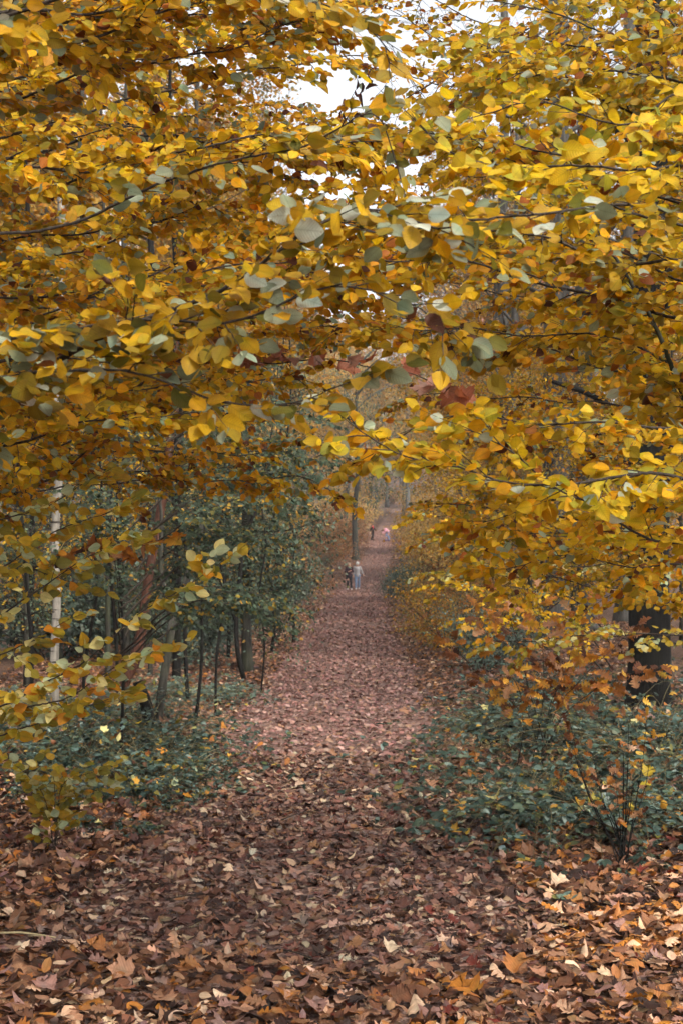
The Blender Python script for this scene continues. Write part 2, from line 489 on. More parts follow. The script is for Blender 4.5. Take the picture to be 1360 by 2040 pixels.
def pal_rgb(name, idx, jit=0.16):
    base = np.array([lin(x[0]) for x in PAL[name]])[idx]
    j = 1 + RNG.uniform(-jit, jit, (len(idx), 1)) + RNG.uniform(-jit * 0.4, jit * 0.4, (len(idx), 3))
    return np.clip(base * j, 0.003, 0.9)

# ------------------------------------------------------------------ geometry: tubes
class Tubes:
    def __init__(s):
        s.v = []; s.f = []
    def add(s, pts, rad, sides=5, cap=True, lump=0.0):
        n = len(pts); b = len(s.v)
        pts = [Vector(p) for p in pts]
        t = (pts[1] - pts[0]).normalized()
        ref = Vector((0.31, 0.83, 0.2)) if abs(t.z) > 0.8 else Vector((0, 0, 1))
        for i in range(n):
            t = (pts[min(i + 1, n - 1)] - pts[max(i - 1, 0)])
            if t.length < 1e-9: t = Vector((0, 0, 1))
            t.normalize()
            a = t.cross(ref)
            if a.length < 1e-4: a = t.orthogonal()
            a.normalize(); c = t.cross(a)
            for k in range(sides):
                an = 2 * math.pi * k / sides
                r = rad[i] * (1 + (lump * math.sin(an * 3 + i * 0.7) + lump * random.uniform(-1, 1) * 0.6 if lump else 0))
                s.v.append(tuple(pts[i] + a * (math.cos(an) * r) + c * (math.sin(an) * r)))
        for i in range(n - 1):
            for k in range(sides):
                k2 = (k + 1) % sides
                s.f.append((b + i * sides + k, b + i * sides + k2, b + (i + 1) * sides + k2, b + (i + 1) * sides + k))
        if cap:
            s.f.append(tuple(b + k for k in range(sides))[::-1])
            s.f.append(tuple(b + (n - 1) * sides + k for k in range(sides)))
    def mesh(s, name, mat):
        me = bpy.data.meshes.new(name)
        me.from_pydata(s.v, [], s.f)
        me.polygons.foreach_set('use_smooth', np.ones(len(me.polygons), bool))
        me.materials.append(mat)
        me.update()
        return me

def smooth_line(pts, step):
    """Catmull-Rom through the points, resampled"""
    pts = [Vector(p) for p in pts]
    q = [pts[0] * 2 - pts[1]] + pts + [pts[-1] * 2 - pts[-2]]
    out = []
    for i in range(1, len(q) - 2):
        a, b, c, d = q[i - 1], q[i], q[i + 1], q[i + 2]
        m = max(2, int((c - b).length / step))
        for k in range(m):
            t = k / m
            out.append(0.5 * ((2 * b) + (c - a) * t + (2 * a - 5 * b + 4 * c - d) * t * t + (3 * b - a - 3 * c + d) * t ** 3))
    out.append(pts[-1])
    return out

def shift_mesh(me, loc):
    me.transform(Matrix.Translation(-Vector(loc)))
    return me

# ------------------------------------------------------------------ foliage store: leaves of every close plant, given out at the end
PLANTS = []
class Plant:
    def __init__(s, root, mat):
        s.root = root; s.mat = mat
        s.pos = []; s.d = []; s.n = []; s.size = []; s.kind = []; s.pal = []
    def leaf(s, p, d, n, size, kind, pal):
        s.pos.append(p); s.d.append(d); s.n.append(n); s.size.append(size); s.kind.append(kind); s.pal.append(pal)

def rv(a=1.0):
    return Vector((random.uniform(-a, a), random.uniform(-a, a), random.uniform(-a, a)))

def spray(pl, tb, p0, dirv, length, r0, up, leaf, pal, kind='ovate', droop=0.25, side_twigs=True, tilt=0.75, dens=1.0, face=0.7):
    n = max(3, int(length / (leaf * 0.55)))
    pts = [Vector(p0)]
    d = Vector(dirv).normalized()
    st = length / n
    kink = 1
    for i in range(n):
        side = d.cross(up).normalized()
        d = (d + side * (0.13 * kink) + rv(0.10) + Vector((0, 0, -droop * 0.12))).normalized()
        kink = -kink
        pts.append(pts[-1] + d * st)
    tb.add(pts, [r0 * (1 - 0.75 * i / n) for i in range(n + 1)], 3, False)
    sgn = random.choice((-1, 1))
    for i in range(1, n + 1):
        d = (pts[i] - pts[i - 1]).normalized()
        side = d.cross(up)
        if side.length < 1e-3: side = d.orthogonal()
        side.normalize()
        sgn = -sgn
        if random.random() < 0.93 * dens:
            ld = d * random.uniform(0.35, 0.85) + side * sgn * random.uniform(0.6, 1.0) + Vector((0, 0, -droop * random.uniform(0.2, 1.6))) + rv(0.22)
            ln = up * 0.45 + Vector((0, -face * 1.25, 0.0)) + rv(tilt)
            sz = leaf * random.choice((random.uniform(.5, .9), random.uniform(.75, 1.2), random.uniform(.9, 1.25)))
            pl.leaf(pts[i] + rv(0.004), ld, ln, sz, kind, pal)
        if random.random() < 0.35 * dens:
            ld = d + side * -sgn * random.uniform(0.3, 0.9) + rv(0.3)
            pl.leaf(pts[i], ld, up * 0.45 + Vector((0, -face * 1.25, 0)) + rv(tilt), leaf * random.uniform(0.5, 0.9), kind, pal)
        if side_twigs and i % 2 == 0 and i < n - 1:
            spray(pl, tb, pts[i], d * 0.75 + side * sgn * 0.8 + rv(0.15), length * random.uniform(0.3, 0.5) * (1 - 0.4 * i / n), r0 * 0.55, up, leaf, pal, kind, droop, False, tilt, dens, face)
    pl.leaf(pts[-1], d + rv(0.2), up + Vector((0, -face, 0)) + rv(tilt), leaf, kind, pal)

DENSER = 0.43
def limb(pl, way, r0, r1, leaf, pal, spacing=0.075, slen=0.45, t0=0.0, kind='ovate', droop=0.3, dens=1.0, tilt=0.92, mat=None, face=0.7, clip=None, name='limb', vert=0.62):
    spacing = spacing * DENSER
    pts = smooth_line(way, 0.025)
    n = len(pts)
    ph = random.uniform(0, 6)
    pts = [p + Vector((0, 0, 0.012 * math.sin(i * 0.25 + ph))) + rv(0.002) for i, p in enumerate(pts)]
    tb = Tubes()
    tb.add(pts, [r0 + (r1 - r0) * i / (n - 1) for i in range(n)], 6 if r0 > 0.008 else 4, True)
    acc = random.uniform(0, spacing); sgn = 1
    for i in range(1, n):
        acc += (pts[i] - pts[i - 1]).length
        if i / n < t0 or acc < spacing: continue
        acc = 0; sgn = -sgn
        if clip and not clip(pts[i]): continue
        d = (pts[i] - pts[i - 1]).normalized()
        up = (Vector((0, -0.15, 1)) + rv(0.35)).normalized()
        side = d.cross(up).normalized()
        L = slen * random.uniform(0.45, 1.15) * (1 - 0.35 * i / n)
        spray(pl, tb, pts[i], d * random.uniform(0.5, 1.0) + side * sgn * random.uniform(0.5, 1.0) + Vector((0, 0, random.uniform(-vert, vert))), L,
              min(0.0035, max(0.0016, r0 * 0.3)), up, leaf, pal, kind, droop, True, tilt, dens, face)
    spray(pl, tb, pts[-1], pts[-1] - pts[-3], slen * 0.7, r1, Vector((0, -0.1, 1)), leaf, pal, kind, droop, True, tilt, dens, face)
    me = tb.mesh(name, mat or M_TWIG)
    shift_mesh(me, pl.root.location)
    return obj(name, me, pl.root)

def trunk(root, pts, rads, mat, sides=12, name='trunk', lump=0.05, flare=0.0):
    line = smooth_line(pts, 0.18 if len(pts) < 20 else 0.1)
    n = len(line)
    rr = np.interp(np.linspace(0, 1, n), np.linspace(0, 1, len(rads)), rads)
    z0 = line[0].z
    if flare:
        rr = [r * (1 + flare * math.exp(-max(0, (p.z - z0 - 0.1)) / 0.28)) for r, p in zip(rr, line)]
    tb = Tubes(); tb.add(line, list(rr), sides, True, lump)
    me = tb.mesh(name, mat); shift_mesh(me, root.location)
    return obj(name, me, root)

# ================================================================== SETTING
def build_ground():
    ys = np.concatenate([np.arange(-8, 30, 0.25), np.arange(30, 100, 0.8), np.arange(100, 260, 2.0), np.arange(260, 620, 12.0)])
    xs = np.concatenate([-np.geomspace(200, 8, 40), np.arange(-7.75, 7.8, 0.25), np.geomspace(8, 200, 40)])
    X, Y = np.meshgrid(xs, ys)
    Z = ground_z(X, Y)
    V = np.stack([X, Y, Z], -1).reshape(-1, 3)
    nx, ny = len(xs), len(ys)
    i = np.arange(ny - 1)[:, None] * nx + np.arange(nx - 1)[None, :]
    i = i.ravel()
    f = np.stack([i, i + 1, i + nx + 1, i + nx], 1)
    me = bpy.data.meshes.new('forest_floor')
    me.from_pydata(V.tolist(), [], f.tolist())
    me.polygons.foreach_set('use_smooth', np.ones(len(f), bool))
    me.materials.append(litter_material('leaf_mould', [(76, 54, 44), (96, 70, 56), (56, 42, 36), (114, 86, 70), (72, 58, 46), (104, 74, 48)], 14.0))
    o = obj('forest_floor', me)
    return tag(o, 'forest floor covered in fallen brown leaves', None, None, 'structure')
FLOOR = build_ground()

def path_half(y):
    return np.interp(y, [0, 10, 14, 30, 88, 100, 112, 130, 160, 200], [1.9, 1.75, 1.55, 1.45, 1.42, 1.25, 1.08, 1.05, 1.0, 0.9])

def build_path():
    ys = np.concatenate([np.arange(7, 40, 0.2), np.arange(40, 100, 0.5), np.arange(100, 200, 1.0)])
    us = np.linspace(-1, 1, 13)
    V = []; f = []
    for j, y in enumerate(ys):
        w = path_half(y)
        for u in us:
            e = 0.16 * math.sin(y * 1.3 + u * 5) + 0.12 * math.sin(y * 3.7 + 1 + u * 3)
            x = path_x(y) + u * (w + e * abs(u))
            V.append((x, y, gz(x, y) + 0.006 + 0.012 * (1 - abs(u))))
    n = len(us)
    for j in range(len(ys) - 1):
        for k in range(n - 1):
            a = j * n + k
            f.append((a, a + 1, a + n + 1, a + n))
    me = bpy.data.meshes.new('path')
    me.from_pydata(V, [], f)
    me.polygons.foreach_set('use_smooth', np.ones(len(f), bool))
    me.materials.append(litter_material('path_leaf_mould', [(110, 82, 72), (128, 100, 89), (84, 61, 54), (140, 114, 102), (100, 79, 72), (116, 85, 69)], 15.0))
    o = obj('path', me)
    return tag(o, 'leaf strewn woodland path leading away between the trees', None, None, 'structure')
PATH = build_path()

# ------------------------------------------------------------------ leaves lying on the ground
def scatter_litter():
    def zone(n, y0, y1, half, cx=lambda y: y * 0):
        u = RNG.uniform(0, 1, n * 2)
        y = y0 + (y1 - y0) * u
        h = half(y)
        x = cx(y) + RNG.uniform(-1, 1, n * 2) * h
        keep = RNG.uniform(0, 1, n * 2) < h / h.max()
        return x[keep][:n], y[keep][:n]
    # near: every leaf has its own outline and curl
    x, y = zone(34000, 6.3, 18.5, lambda y: y * 0.255 + 0.5)
    n = len(x)
    off = np.abs(x - path_x(y)) / path_half(y)
    onp = (off < 1 + 0.3 * rough(x, y, 4.0)) & (y > 9.0 + rough(x, y, 2.0))
    kind = RNG.choice(['maple', 'dry', 'oak', 'ovate'], n, p=[.15, .42, .25, .18])
    size = np.where(kind == 'maple', RNG.uniform(.08, .165, n), np.where(kind == 'oak', RNG.uniform(.08, .15, n), RNG.uniform(.06, .12, n)))
    size = size * np.where(onp, 0.80, 1.0)
    ang = RNG.uniform(0, 6.283, n)
    D = np.stack([np.cos(ang), np.sin(ang), RNG.normal(0, .17, n)], 1)
    N = np.stack([RNG.normal(0, .30, n), RNG.normal(-.08, .30, n), np.ones(n)], 1)
    flip = RNG.uniform(0, 1, n) < 0.45
    N[flip] *= -1
    lay = RNG.uniform(0, 1, n) ** 1.6
    pos = np.stack([x, y, ground_z(x, y) + 0.012 + lay * np.where(onp, 0.035, 0.075)], 1)
    pal = np.where(onp, 'pathlitter', 'litter')
    pi = np.where(onp, pal_pick('pathlitter', n), pal_pick('litter', n))
    # warm patch of sunlight at the lower right, painted in as ochre leaf colours
    sunlit_patch = (~onp) & (np.hypot((x - gx(1290, 9.6)) / .75, (y - 9.6) / .7) < 1 + .4 * rough(x, y, 6.0)) & (RNG.uniform(0, 1, n) < .5)
    pi[sunlit_patch] = RNG.choice([4, 7, 8], sunlit_patch.sum())
    px = 680 + x / y * F; py = HZ - (pos[:, 2] - CAMZ) / y * F
    inside = (px > 15) & (px < 1345) & (py > 1560) & (py < 2030) & (size > 0.095)
    score = size / y * (0.6 + lay)
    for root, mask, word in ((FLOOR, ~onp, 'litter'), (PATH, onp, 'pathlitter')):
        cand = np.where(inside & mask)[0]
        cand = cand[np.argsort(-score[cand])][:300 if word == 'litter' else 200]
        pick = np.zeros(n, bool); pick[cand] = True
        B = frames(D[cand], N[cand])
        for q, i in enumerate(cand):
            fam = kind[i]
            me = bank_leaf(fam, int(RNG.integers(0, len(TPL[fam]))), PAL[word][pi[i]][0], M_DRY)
            o = obj('leaf', me, root)
            m = Matrix(B[q].tolist()).to_4x4()
            o.matrix_basis = Matrix.Translation(Vector(pos[i]) + Vector((0, 0, 0.02))) @ m @ Matrix.Scale(float(size[i]), 4)
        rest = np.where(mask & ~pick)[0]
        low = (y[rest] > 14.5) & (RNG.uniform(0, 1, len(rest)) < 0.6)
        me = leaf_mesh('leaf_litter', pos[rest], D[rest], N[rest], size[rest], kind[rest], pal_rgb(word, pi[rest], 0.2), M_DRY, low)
        tag(obj('leaf_litter', me, root), None, None, None, 'stuff')
    # the same carpet goes on beside the field of view
    for n, lo, hi in ((7000, -1, 0), (7000, 0, 1)):
        y = RNG.uniform(5.5, 18.5, n); e = y * .255 + .4
        x = np.where(lo < 0, -1, 1) * (e + RNG.uniform(0, 4.5, n))
        ang = RNG.uniform(0, 6.283, n)
        D = np.stack([np.cos(ang), np.sin(ang), RNG.normal(0, .17, n)], 1); N = np.stack([RNG.normal(0, .3, n), RNG.normal(-.08, .3, n), np.ones(n)], 1)
        pos = np.stack([x, y, ground_z(x, y) + .015 + RNG.uniform(0, .06, n)], 1)
        me = leaf_mesh('leaf_litter', pos, D, N, RNG.uniform(.08, .15, n), 'low', pal_rgb('litter', pal_pick('litter', n), .2), M_DRY)
        tag(obj('leaf_litter', me, FLOOR), None, None, None, 'stuff')
    # middle and far: smaller in the picture, four triangles each
    for n, y0, y1, half, smin, smax, lift in ((42000, 18, 46, lambda y: 0.16 * y + 2.0, .06, .115, .05), (46000, 44, 165, lambda y: 2.2 + 0.02 * y, .07, .14, .05)):
        x, y = zone(n, y0, y1, half, path_x)
        n = len(x)
        off = np.abs(x - path_x(y)) / path_half(y)
        onp = off < 1 + 0.25 * rough(x, y, 4.0)
        ang = RNG.uniform(0, 6.283, n)
        D = np.stack([np.cos(ang), np.sin(ang), RNG.normal(0, .25, n)], 1)
        N = np.stack([RNG.normal(0, .4, n), RNG.normal(-.25, .4, n), np.ones(n)], 1)
        pos = np.stack([x, y, ground_z(x, y) + 0.015 + RNG.uniform(0, lift, n)], 1)
        size = RNG.uniform(smin, smax, n)
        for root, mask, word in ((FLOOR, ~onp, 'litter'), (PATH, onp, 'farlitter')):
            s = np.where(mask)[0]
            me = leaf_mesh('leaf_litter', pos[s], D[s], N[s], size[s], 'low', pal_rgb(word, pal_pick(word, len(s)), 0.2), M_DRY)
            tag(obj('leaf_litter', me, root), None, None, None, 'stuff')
scatter_litter()

# ================================================================== MIDDLE AND FAR TREES
def wood_mesh(height, r0, crown0, radius, nl, sides=10, lean=0.0, up=0.7, twigs=2, fine=1, droop=0.0, seed=0, fork=False):
    """trunk with limbs and twigs: returns (trunk Tubes, branch Tubes, leaf anchor points with directions)"""
    rs = random.Random(seed)
    tr = Tubes(); br = Tubes(); anchors = []
    n = 14
    line = []
    a1, a2 = rs.uniform(0, 6), rs.uniform(0, 6)
    for i in range(n + 1):
        t = i / n
        line.append(Vector((lean * t * height + 0.018 * height * math.sin(t * 4 + a1) * t, 0.015 * height * math.sin(t * 3.4 + a2) * t, height * t - 0.15 * (i == 0))))
    rad = [r0 * ((1 - t / n * 0.93) ** 0.9) * (1 + 0.45 * math.exp(-t / n * height / 0.35)) for t in range(n + 1)]
    random.seed(seed + 5)
    tr.add(line, rad, sides, True, 0.05)
    def at(t):
        f = t * n; i = min(n - 1, int(f)); return line[i].lerp(line[i + 1], f - i)
    for k in range(nl):
        t = crown0 + (0.97 - crown0) * ((k + rs.random()) / nl)
        p = at(t)
        az = rs.uniform(0, 6.283)
        env = math.sin(math.pi * min(1, 0.22 + 0.78 * (t - crown0) / (1 - crown0) * 0.95)) ** 0.7
        L = radius * (0.35 + 0.75 * env) * rs.uniform(0.7, 1.15)
        d = Vector((math.cos(az), math.sin(az), up * rs.uniform(0.4, 1.2))).normalized()
        m = 6; pts = [p]
        for j in range(m):
            d = (d + Vector((rs.uniform(-.2, .2), rs.uniform(-.2, .2), rs.uniform(-.12, .18) - droop))).normalized()
            pts.append(pts[-1] + d * (L / m))
        rb = max(0.008, r0 * 0.32 * (1 - t * 0.6))
        br.add(pts, [rb * (1 - 0.82 * j / m) for j in range(m + 1)], 5, False)
        for j in range(1, m + 1):
            for q in range(twigs):
                e = (d * 0.6 + Vector((rs.uniform(-1, 1), rs.uniform(-1, 1), rs.uniform(-.4, .6) - droop))).normalized()
                L2 = L * rs.uniform(0.18, 0.4)
                tp = [pts[j]]
                for s in range(3):
                    e = (e + Vector((rs.uniform(-.25, .25), rs.uniform(-.25, .25), rs.uniform(-.2, .2) - droop * 0.5))).normalized()
                    tp.append(tp[-1] + e * (L2 / 3))
                br.add(tp, [rb * 0.3, rb * 0.22, rb * 0.15, rb * 0.08], 3, False)
                for s in range(1, 4):
                    anchors.append((tp[s], e, L2))
                for s in range(fine):
                    g = (e + Vector((rs.uniform(-1, 1), rs.uniform(-1, 1), rs.uniform(-.6, .6)))).normalized()
                    t3 = tp[rs.randint(1, 3)]; t4 = t3 + g * (L2 * rs.uniform(.25, .5))
                    br.add([t3, t3.lerp(t4, .5) + Vector((0, 0, rs.uniform(-.02, .03) * L2)), t4], [rb * 0.13, rb * .1, rb * 0.05], 3, False)
                    anchors.append((t4, g, L2 * 0.5))
    return tr, br, anchors

def crown_mesh(name, anchors, n, leaf, pal, spread, mat, flat=0.5, jit=0.2):
    A = np.array([list(a[0]) for a in anchors]); E = np.array([list(a[1]) for a in anchors]); Ls = np.array([a[2] for a in anchors])
    idx = RNG.integers(0, len(A), n)
    g = RNG.normal(0, 1, (n, 3)) * np.array([1, 1, flat])
    pos = A[idx] + g * (spread * Ls[idx])[:, None]
    D = E[idx] + RNG.normal(0, .7, (n, 3)) + np.array([0, 0, -.35])
    N = np.stack([RNG.normal(0, .6, n), RNG.normal(-.3, .6, n), np.ones(n) * 0.9], 1)
    size = RNG.uniform(.7, 1.2, n) * leaf
    # one hue per bough with stray leaves, so the crown has clumps
    pi = pal_pick(pal, len(A))[idx]
    stray = RNG.uniform(0, 1, n) < 0.5
    pi[stray] = pal_pick(pal, stray.sum())
    return leaf_mesh(name, pos, D, N, size, 'low', pal_rgb(pal, pi, jit), mat)

class Kind:
    def __init__(s, tr, br, crown): s.tr, s.br, s.crown = tr, br, crown

def make_kind(height, r0, crown0, radius, nl, nleaf, leaf, pal, bark, seed, spread=0.45, mat=None, crown=True, **kw):
    tr, br, an = wood_mesh(height, r0, crown0, radius, nl, seed=seed, **kw)
    return Kind(tr.mesh('trunk', bark), br.mesh('branches', bark if r0 > 0.1 else M_TWIG), crown_mesh('crown', an, nleaf, leaf, pal, spread, mat or M_FAR) if nleaf else None)

def plant_tree(kind, name, label, cat, x, y, group=None, s=1.0, rz=None, sx=1.0):
    root = thing(name, label, cat, (x, y, gz(x, y) - 0.03), group)
    root.rotation_euler = (0, 0, random.uniform(0, 6.28) if rz is None else rz)
    root.scale = (s * sx, s * sx, s)
    obj('trunk', kind.tr, root)
    obj('branches', kind.br, root)
    if kind.crown: obj('crown', kind.crown, root)
    return root

K_GOLD = [make_kind(7.5, .07, .10, 2.3, 26, 7000, .085, p, M_BARK, 20 + i, droop=0.03, fine=1) for i, p in enumerate(('fargold', 'gold'))]
K_OLIVE = [make_kind(6.0, .075, .16, 2.2, 22, 6000, .075, 'hazel', M_BARK, 30 + i, droop=0.05, fine=1) for i in range(2)]
K_TALL = [make_kind(24, .30, .24, 5.0, 28, 22000, .19, p, M_BARKP, 40 + i, fine=1, up=0.8) for i, p in enumerate(('fargold', 'paleyellow'))]
K_BARE = [make_kind(25, .30, .34, 5.5, 30, 1100, .14, 'pink', M_BARKP, 50 + i, fine=3, up=1.0, twigs=3) for i in range(2)]
def make_shrub(height, radius, stems, nleaf, leaf, pal, seed, spread=0.4, mat=None):
    rs = random.Random(seed); random.seed(seed)
    tb = Tubes(); an = []
    for k in range(stems):
        az = rs.uniform(0, 6.28); rr = rs.uniform(0, 0.25) * radius
        p = Vector((math.cos(az) * rr, math.sin(az) * rr, -0.05))
        d = Vector((math.cos(az) * rs.uniform(.1, .9), math.sin(az) * rs.uniform(.1, .9), 1)).normalized()
        L = height * rs.uniform(.6, 1.1); pts = [p]
        for j in range(6):
            d = (d + Vector((rs.uniform(-.2, .2), rs.uniform(-.2, .2), rs.uniform(-.2, .08)))).normalized()
            pts.append(pts[-1] + d * L / 6)
        tb.add(pts, [.016 * height / 2 * (1 - .13 * j) for j in range(7)], 4, False)
        for j in range(1, 7):
            for q in range(3):
                e = (d + Vector((rs.uniform(-1, 1), rs.uniform(-1, 1), rs.uniform(-.5, .6)))).normalized()
                L2 = radius * rs.uniform(.25, .6)
                tb.add([pts[j], pts[j] + e * L2 * .5 + Vector((0, 0, .02)), pts[j] + e * L2], [.006, .004, .002], 3, False)
                an.append((pts[j] + e * L2 * .5, e, L2)); an.append((pts[j] + e * L2, e, L2))
    k = Kind(tb.mesh('stems', M_TWIG), None, crown_mesh('crown', an, nleaf, leaf, pal, spread, mat or M_FAR))
    return k
def plant_shrub(kind, name, label, x, y, group=None, s=1.0, sx=1.0, cat='shrub'):
    root = thing(name, label, cat, (x, y, gz(x, y) - 0.03), group)
    root.rotation_euler = (0, 0, random.uniform(0, 6.28)); root.scale = (s * sx, s * sx, s)
    obj('stems', kind.tr, root); obj('crown', kind.crown, root)
    return root
S_YEL = [make_shrub(2.6, 1.3, 12, 4200, .095, p, 60 + i) for i, p in enumerate(('paleyellow', 'fargold'))]
S_ORA = [make_shrub(2.0, 1.2, 12, 3600, .10, 'orange', 70)]
S_GRN = [make_shrub(1.3, 1.1, 14, 4200, .07, 'greygreen', 80 + i, mat=M_GREEN) for i in range(2)]

ORD = 'nearest second third fourth fifth sixth seventh eighth ninth tenth eleventh twelfth thirteenth fourteenth fifteenth sixteenth seventeenth eighteenth nineteenth twentieth twenty-first twenty-second twenty-third twenty-fourth twenty-fifth twenty-sixth twenty-seventh twenty-eighth twenty-ninth thirtieth thirty-first thirty-second thirty-third thirty-fourth thirty-fifth thirty-sixth'.split()
def number_labels():
    """alike trees and shrubs along the path: count them off from the camera"""
    by = {}
    for o in COL.objects:
        if o.parent is None and o.get('group') and o.get('label'):
            by.setdefault((o['group'], o['label']), []).append(o)
    for (g, l), os_ in by.items():
        if len(os_) < 2 or len(os_) > len(ORD) or 'distant' in l: continue
        os_.sort(key=lambda o: o.location.y)
        for k, o in enumerate(os_):
            o['label'] = (ORD[k] + (' nearest ' if k else ' ') + l)
random.seed(5)
def side_x(y, off): return float(path_x(y)) + off
# shrubs along both edges of the path
for i, y in enumerate(np.arange(30, 150, 3.4)):
    y = float(y) + random.uniform(-1, 1)
    w = float(path_half(y))
    # right-hand side
    o = w + (random.uniform(1.2, 1.6) if y < 50 or 66 < y < 90 else random.uniform(2.7, 3.3))
    if y < 50: k, nm, lb, s = (S_GRN[i % 2], 'grey_green_shrub', 'low grey-green shrub on the right edge of the path', random.uniform(.7, 1.0)) if i % 3 == 0 else (S_YEL[1], 'golden_shrub', 'pale golden shrub lining the right edge of the path', random.uniform(.6, .85)) if i % 3 == 1 else (S_ORA[0], 'orange_shrub', 'rust orange shrub on the right edge of the path', random.uniform(.5, .75))
    elif 66 < y < 90: k, nm, lb, s = S_GRN[i % 2], 'grey_green_shrub', 'low grey-green shrub on the right edge of the path', random.uniform(.9, 1.15)
    else:
        q = random.random()
        if q < .55: k, nm, lb, s = S_YEL[i % 2], 'golden_shrub', 'pale golden shrub lining the right edge of the path', random.uniform(.7, 1.35)
        elif q < .78: k, nm, lb, s = S_ORA[0], 'orange_shrub', 'rust orange shrub on the right edge of the path', random.uniform(.7, 1.2)
        else: k, nm, lb, s = S_GRN[i % 2], 'grey_green_shrub', 'low grey-green shrub on the right edge of the path', random.uniform(1.0, 1.7)
    plant_shrub(k, nm, lb, side_x(y, o), y, 'shrubs along the right edge of the path', s)
    if y > 45:
        plant_shrub(S_YEL[(i + 1) % 2], 'golden_shrub', 'tall golden shrub in the second row right of the path', side_x(y, o + random.uniform(2.2, 3.4)), y + 1, 'second row of shrubs right of the path', random.uniform(1.1, 1.6))
    # left-hand side
    o = -(w + random.uniform(1.7, 2.3) + (.5 if y > 84 else 0))
    if y < 64: k, nm, lb, s = S_GRN[i % 2], 'grey_green_shrub', 'low grey-green shrub on the left edge of the path', random.uniform(.7, 1.1)
    elif y < 100: k, nm, lb, s = (S_GRN[i % 2], 'grey_green_shrub', 'low grey-green shrub on the left edge of the path', random.uniform(1., 1.4)) if i % 2 else (S_ORA[0], 'orange_shrub', 'rust orange shrub on the left edge of the path', random.uniform(.9, 1.2))
    else: k, nm, lb, s = S_ORA[0], 'orange_shrub', 'rust orange shrub on the left edge of the path', random.uniform(.9, 1.4)
    plant_shrub(k, nm, lb, side_x(y, o), y, 'shrubs along the left edge of the path', s)
    plant_shrub((S_GRN + S_ORA)[i % 3], 'woodland_shrub', 'bushy shrub in the second row left of the path', side_x(y, o - random.uniform(2.0, 3.5)), y + 1, 'second row of shrubs left of the path', random.uniform(1.2, 1.8))

# understorey trees on both sides
for i, (off, y, kind, s) in enumerate([(-5.2, 24, 1, .85), (-4.6, 34, 1, 1.0), (-5.0, 39, 1, 1.05), (-6.0, 30, 0, 1.0), (-7.5, 38, 1, 1.2), (-5.3, 46, 1, 1.15), (-5.6, 54, 1, 1.2), (-9.5, 44, 0, 1.2), (-6.5, 52, 0, 1.3),
                                       (-6.2, 64, 1, 1.35), (-6.6, 76, 1, 1.4), (-12, 60, 0, 1.4), (-9, 72, 0, 1.4), (-8.5, 26, 0, 1.0), (-6.6, 90, 0, 1.4), (-14, 80, 1, 1.5), (-7.0, 104, 0, 1.3), (-3.6, 27, 1, .6), (-9.5, 20, 1, 1.0), (-6.4, 18.5, 1, .7), (-11, 33, 1, 1.2)]):
    K = (K_GOLD, K_OLIVE)[kind][i % 2]
    plant_tree(K, ('golden_tree', 'green_tree')[kind], ('slender golden-leaved tree in the wood left of the path', 'grey-green leafy tree in the wood left of the path')[kind], 'tree', side_x(y, off), y, 'understorey trees left of the path', s)
for i, (off, y, kind, s) in enumerate([(6.2, 27, 0, 1.0), (4.6, 33, 0, .95), (5.2, 41, 0, 1.1), (8.5, 36, 0, 1.2), (4.8, 52, 0, 1.2), (7.5, 48, 1, 1.2), (10.5, 52, 0, 1.4), (5.4, 62, 0, 1.2), (9.0, 66, 0, 1.4), (13, 70, 0, 1.5), (5.8, 74, 0, 1.25),
                                       (6.2, 90, 0, 1.3), (11, 86, 1, 1.5), (7, 106, 0, 1.3), (13, 100, 0, 1.5)]):
    K = (K_GOLD, K_OLIVE)[kind][i % 2]
    plant_tree(K, ('golden_tree', 'green_tree')[kind], ('slender golden-leaved tree in the wood right of the path', 'grey-green leafy tree in the wood right of the path')[kind], 'tree', side_x(y, off), y, 'understorey trees right of the path', s)
# tall forest trees
for i, (off, y, k, s) in enumerate([(-9, 42, 0, .9), (-13, 54, 1, 1.), (-8, 66, 0, .95), (-17, 72, 0, 1.), (-11, 84, 1, 1.), (-7, 98, 0, .85), (-20, 92, 0, 1.), (-14, 108, 1, 1.), (-9, 124, 0, .9), (-22, 120, 0, 1.), (-15, 140, 1, 1.), (-8, 152, 0, .9)]):
    plant_tree(K_TALL[k], 'forest_tree', 'tall pale-barked forest tree in the wood left of the path', 'tree', side_x(y, off), y, 'tall trees left of the path', s)
for i, (off, y, k, s) in enumerate([(12, 46, 2, .9), (9, 58, 2, .95), (16, 62, 0, 1.), (8.5, 78, 2, .9), (13, 80, 2, 1.), (20, 82, 1, 1.), (9, 96, 2, .9), (16, 104, 2, 1.), (11, 118, 1, .85), (22, 116, 2, 1.), (8, 136, 2, .8), (16, 142, 1, .9)]):
    plant_tree((K_TALL + [K_BARE[i % 2]])[k], 'forest_tree', ('tall pale-barked forest tree in the wood right of the path', 'tall pale-barked forest tree in the wood right of the path', 'tall half-bare tree with pinkish leaves right of the path')[k], 'tree', side_x(y, off), y, 'tall trees right of the path', s)
for i, (off, y, k, s) in enumerate([(-4.6, 45, 0, .66), (5.2, 54, 0, .72), (-7.0, 58, 0, .92), (-7.4, 80, 1, .95), (-7.0, 104, 0, .95), (-7.4, 126, 1, .95), (7.6, 66, 1, .92), (7.6, 92, 0, .9), (7.6, 116, 1, .9)]):
    plant_tree(K_TALL[k], 'forest_tree', 'tall pale-barked tree whose crown overhangs the %s side of the path' % ('left' if off < 0 else 'right'), 'tree', side_x(y, off), y, 'tall trees overhanging the path', s)
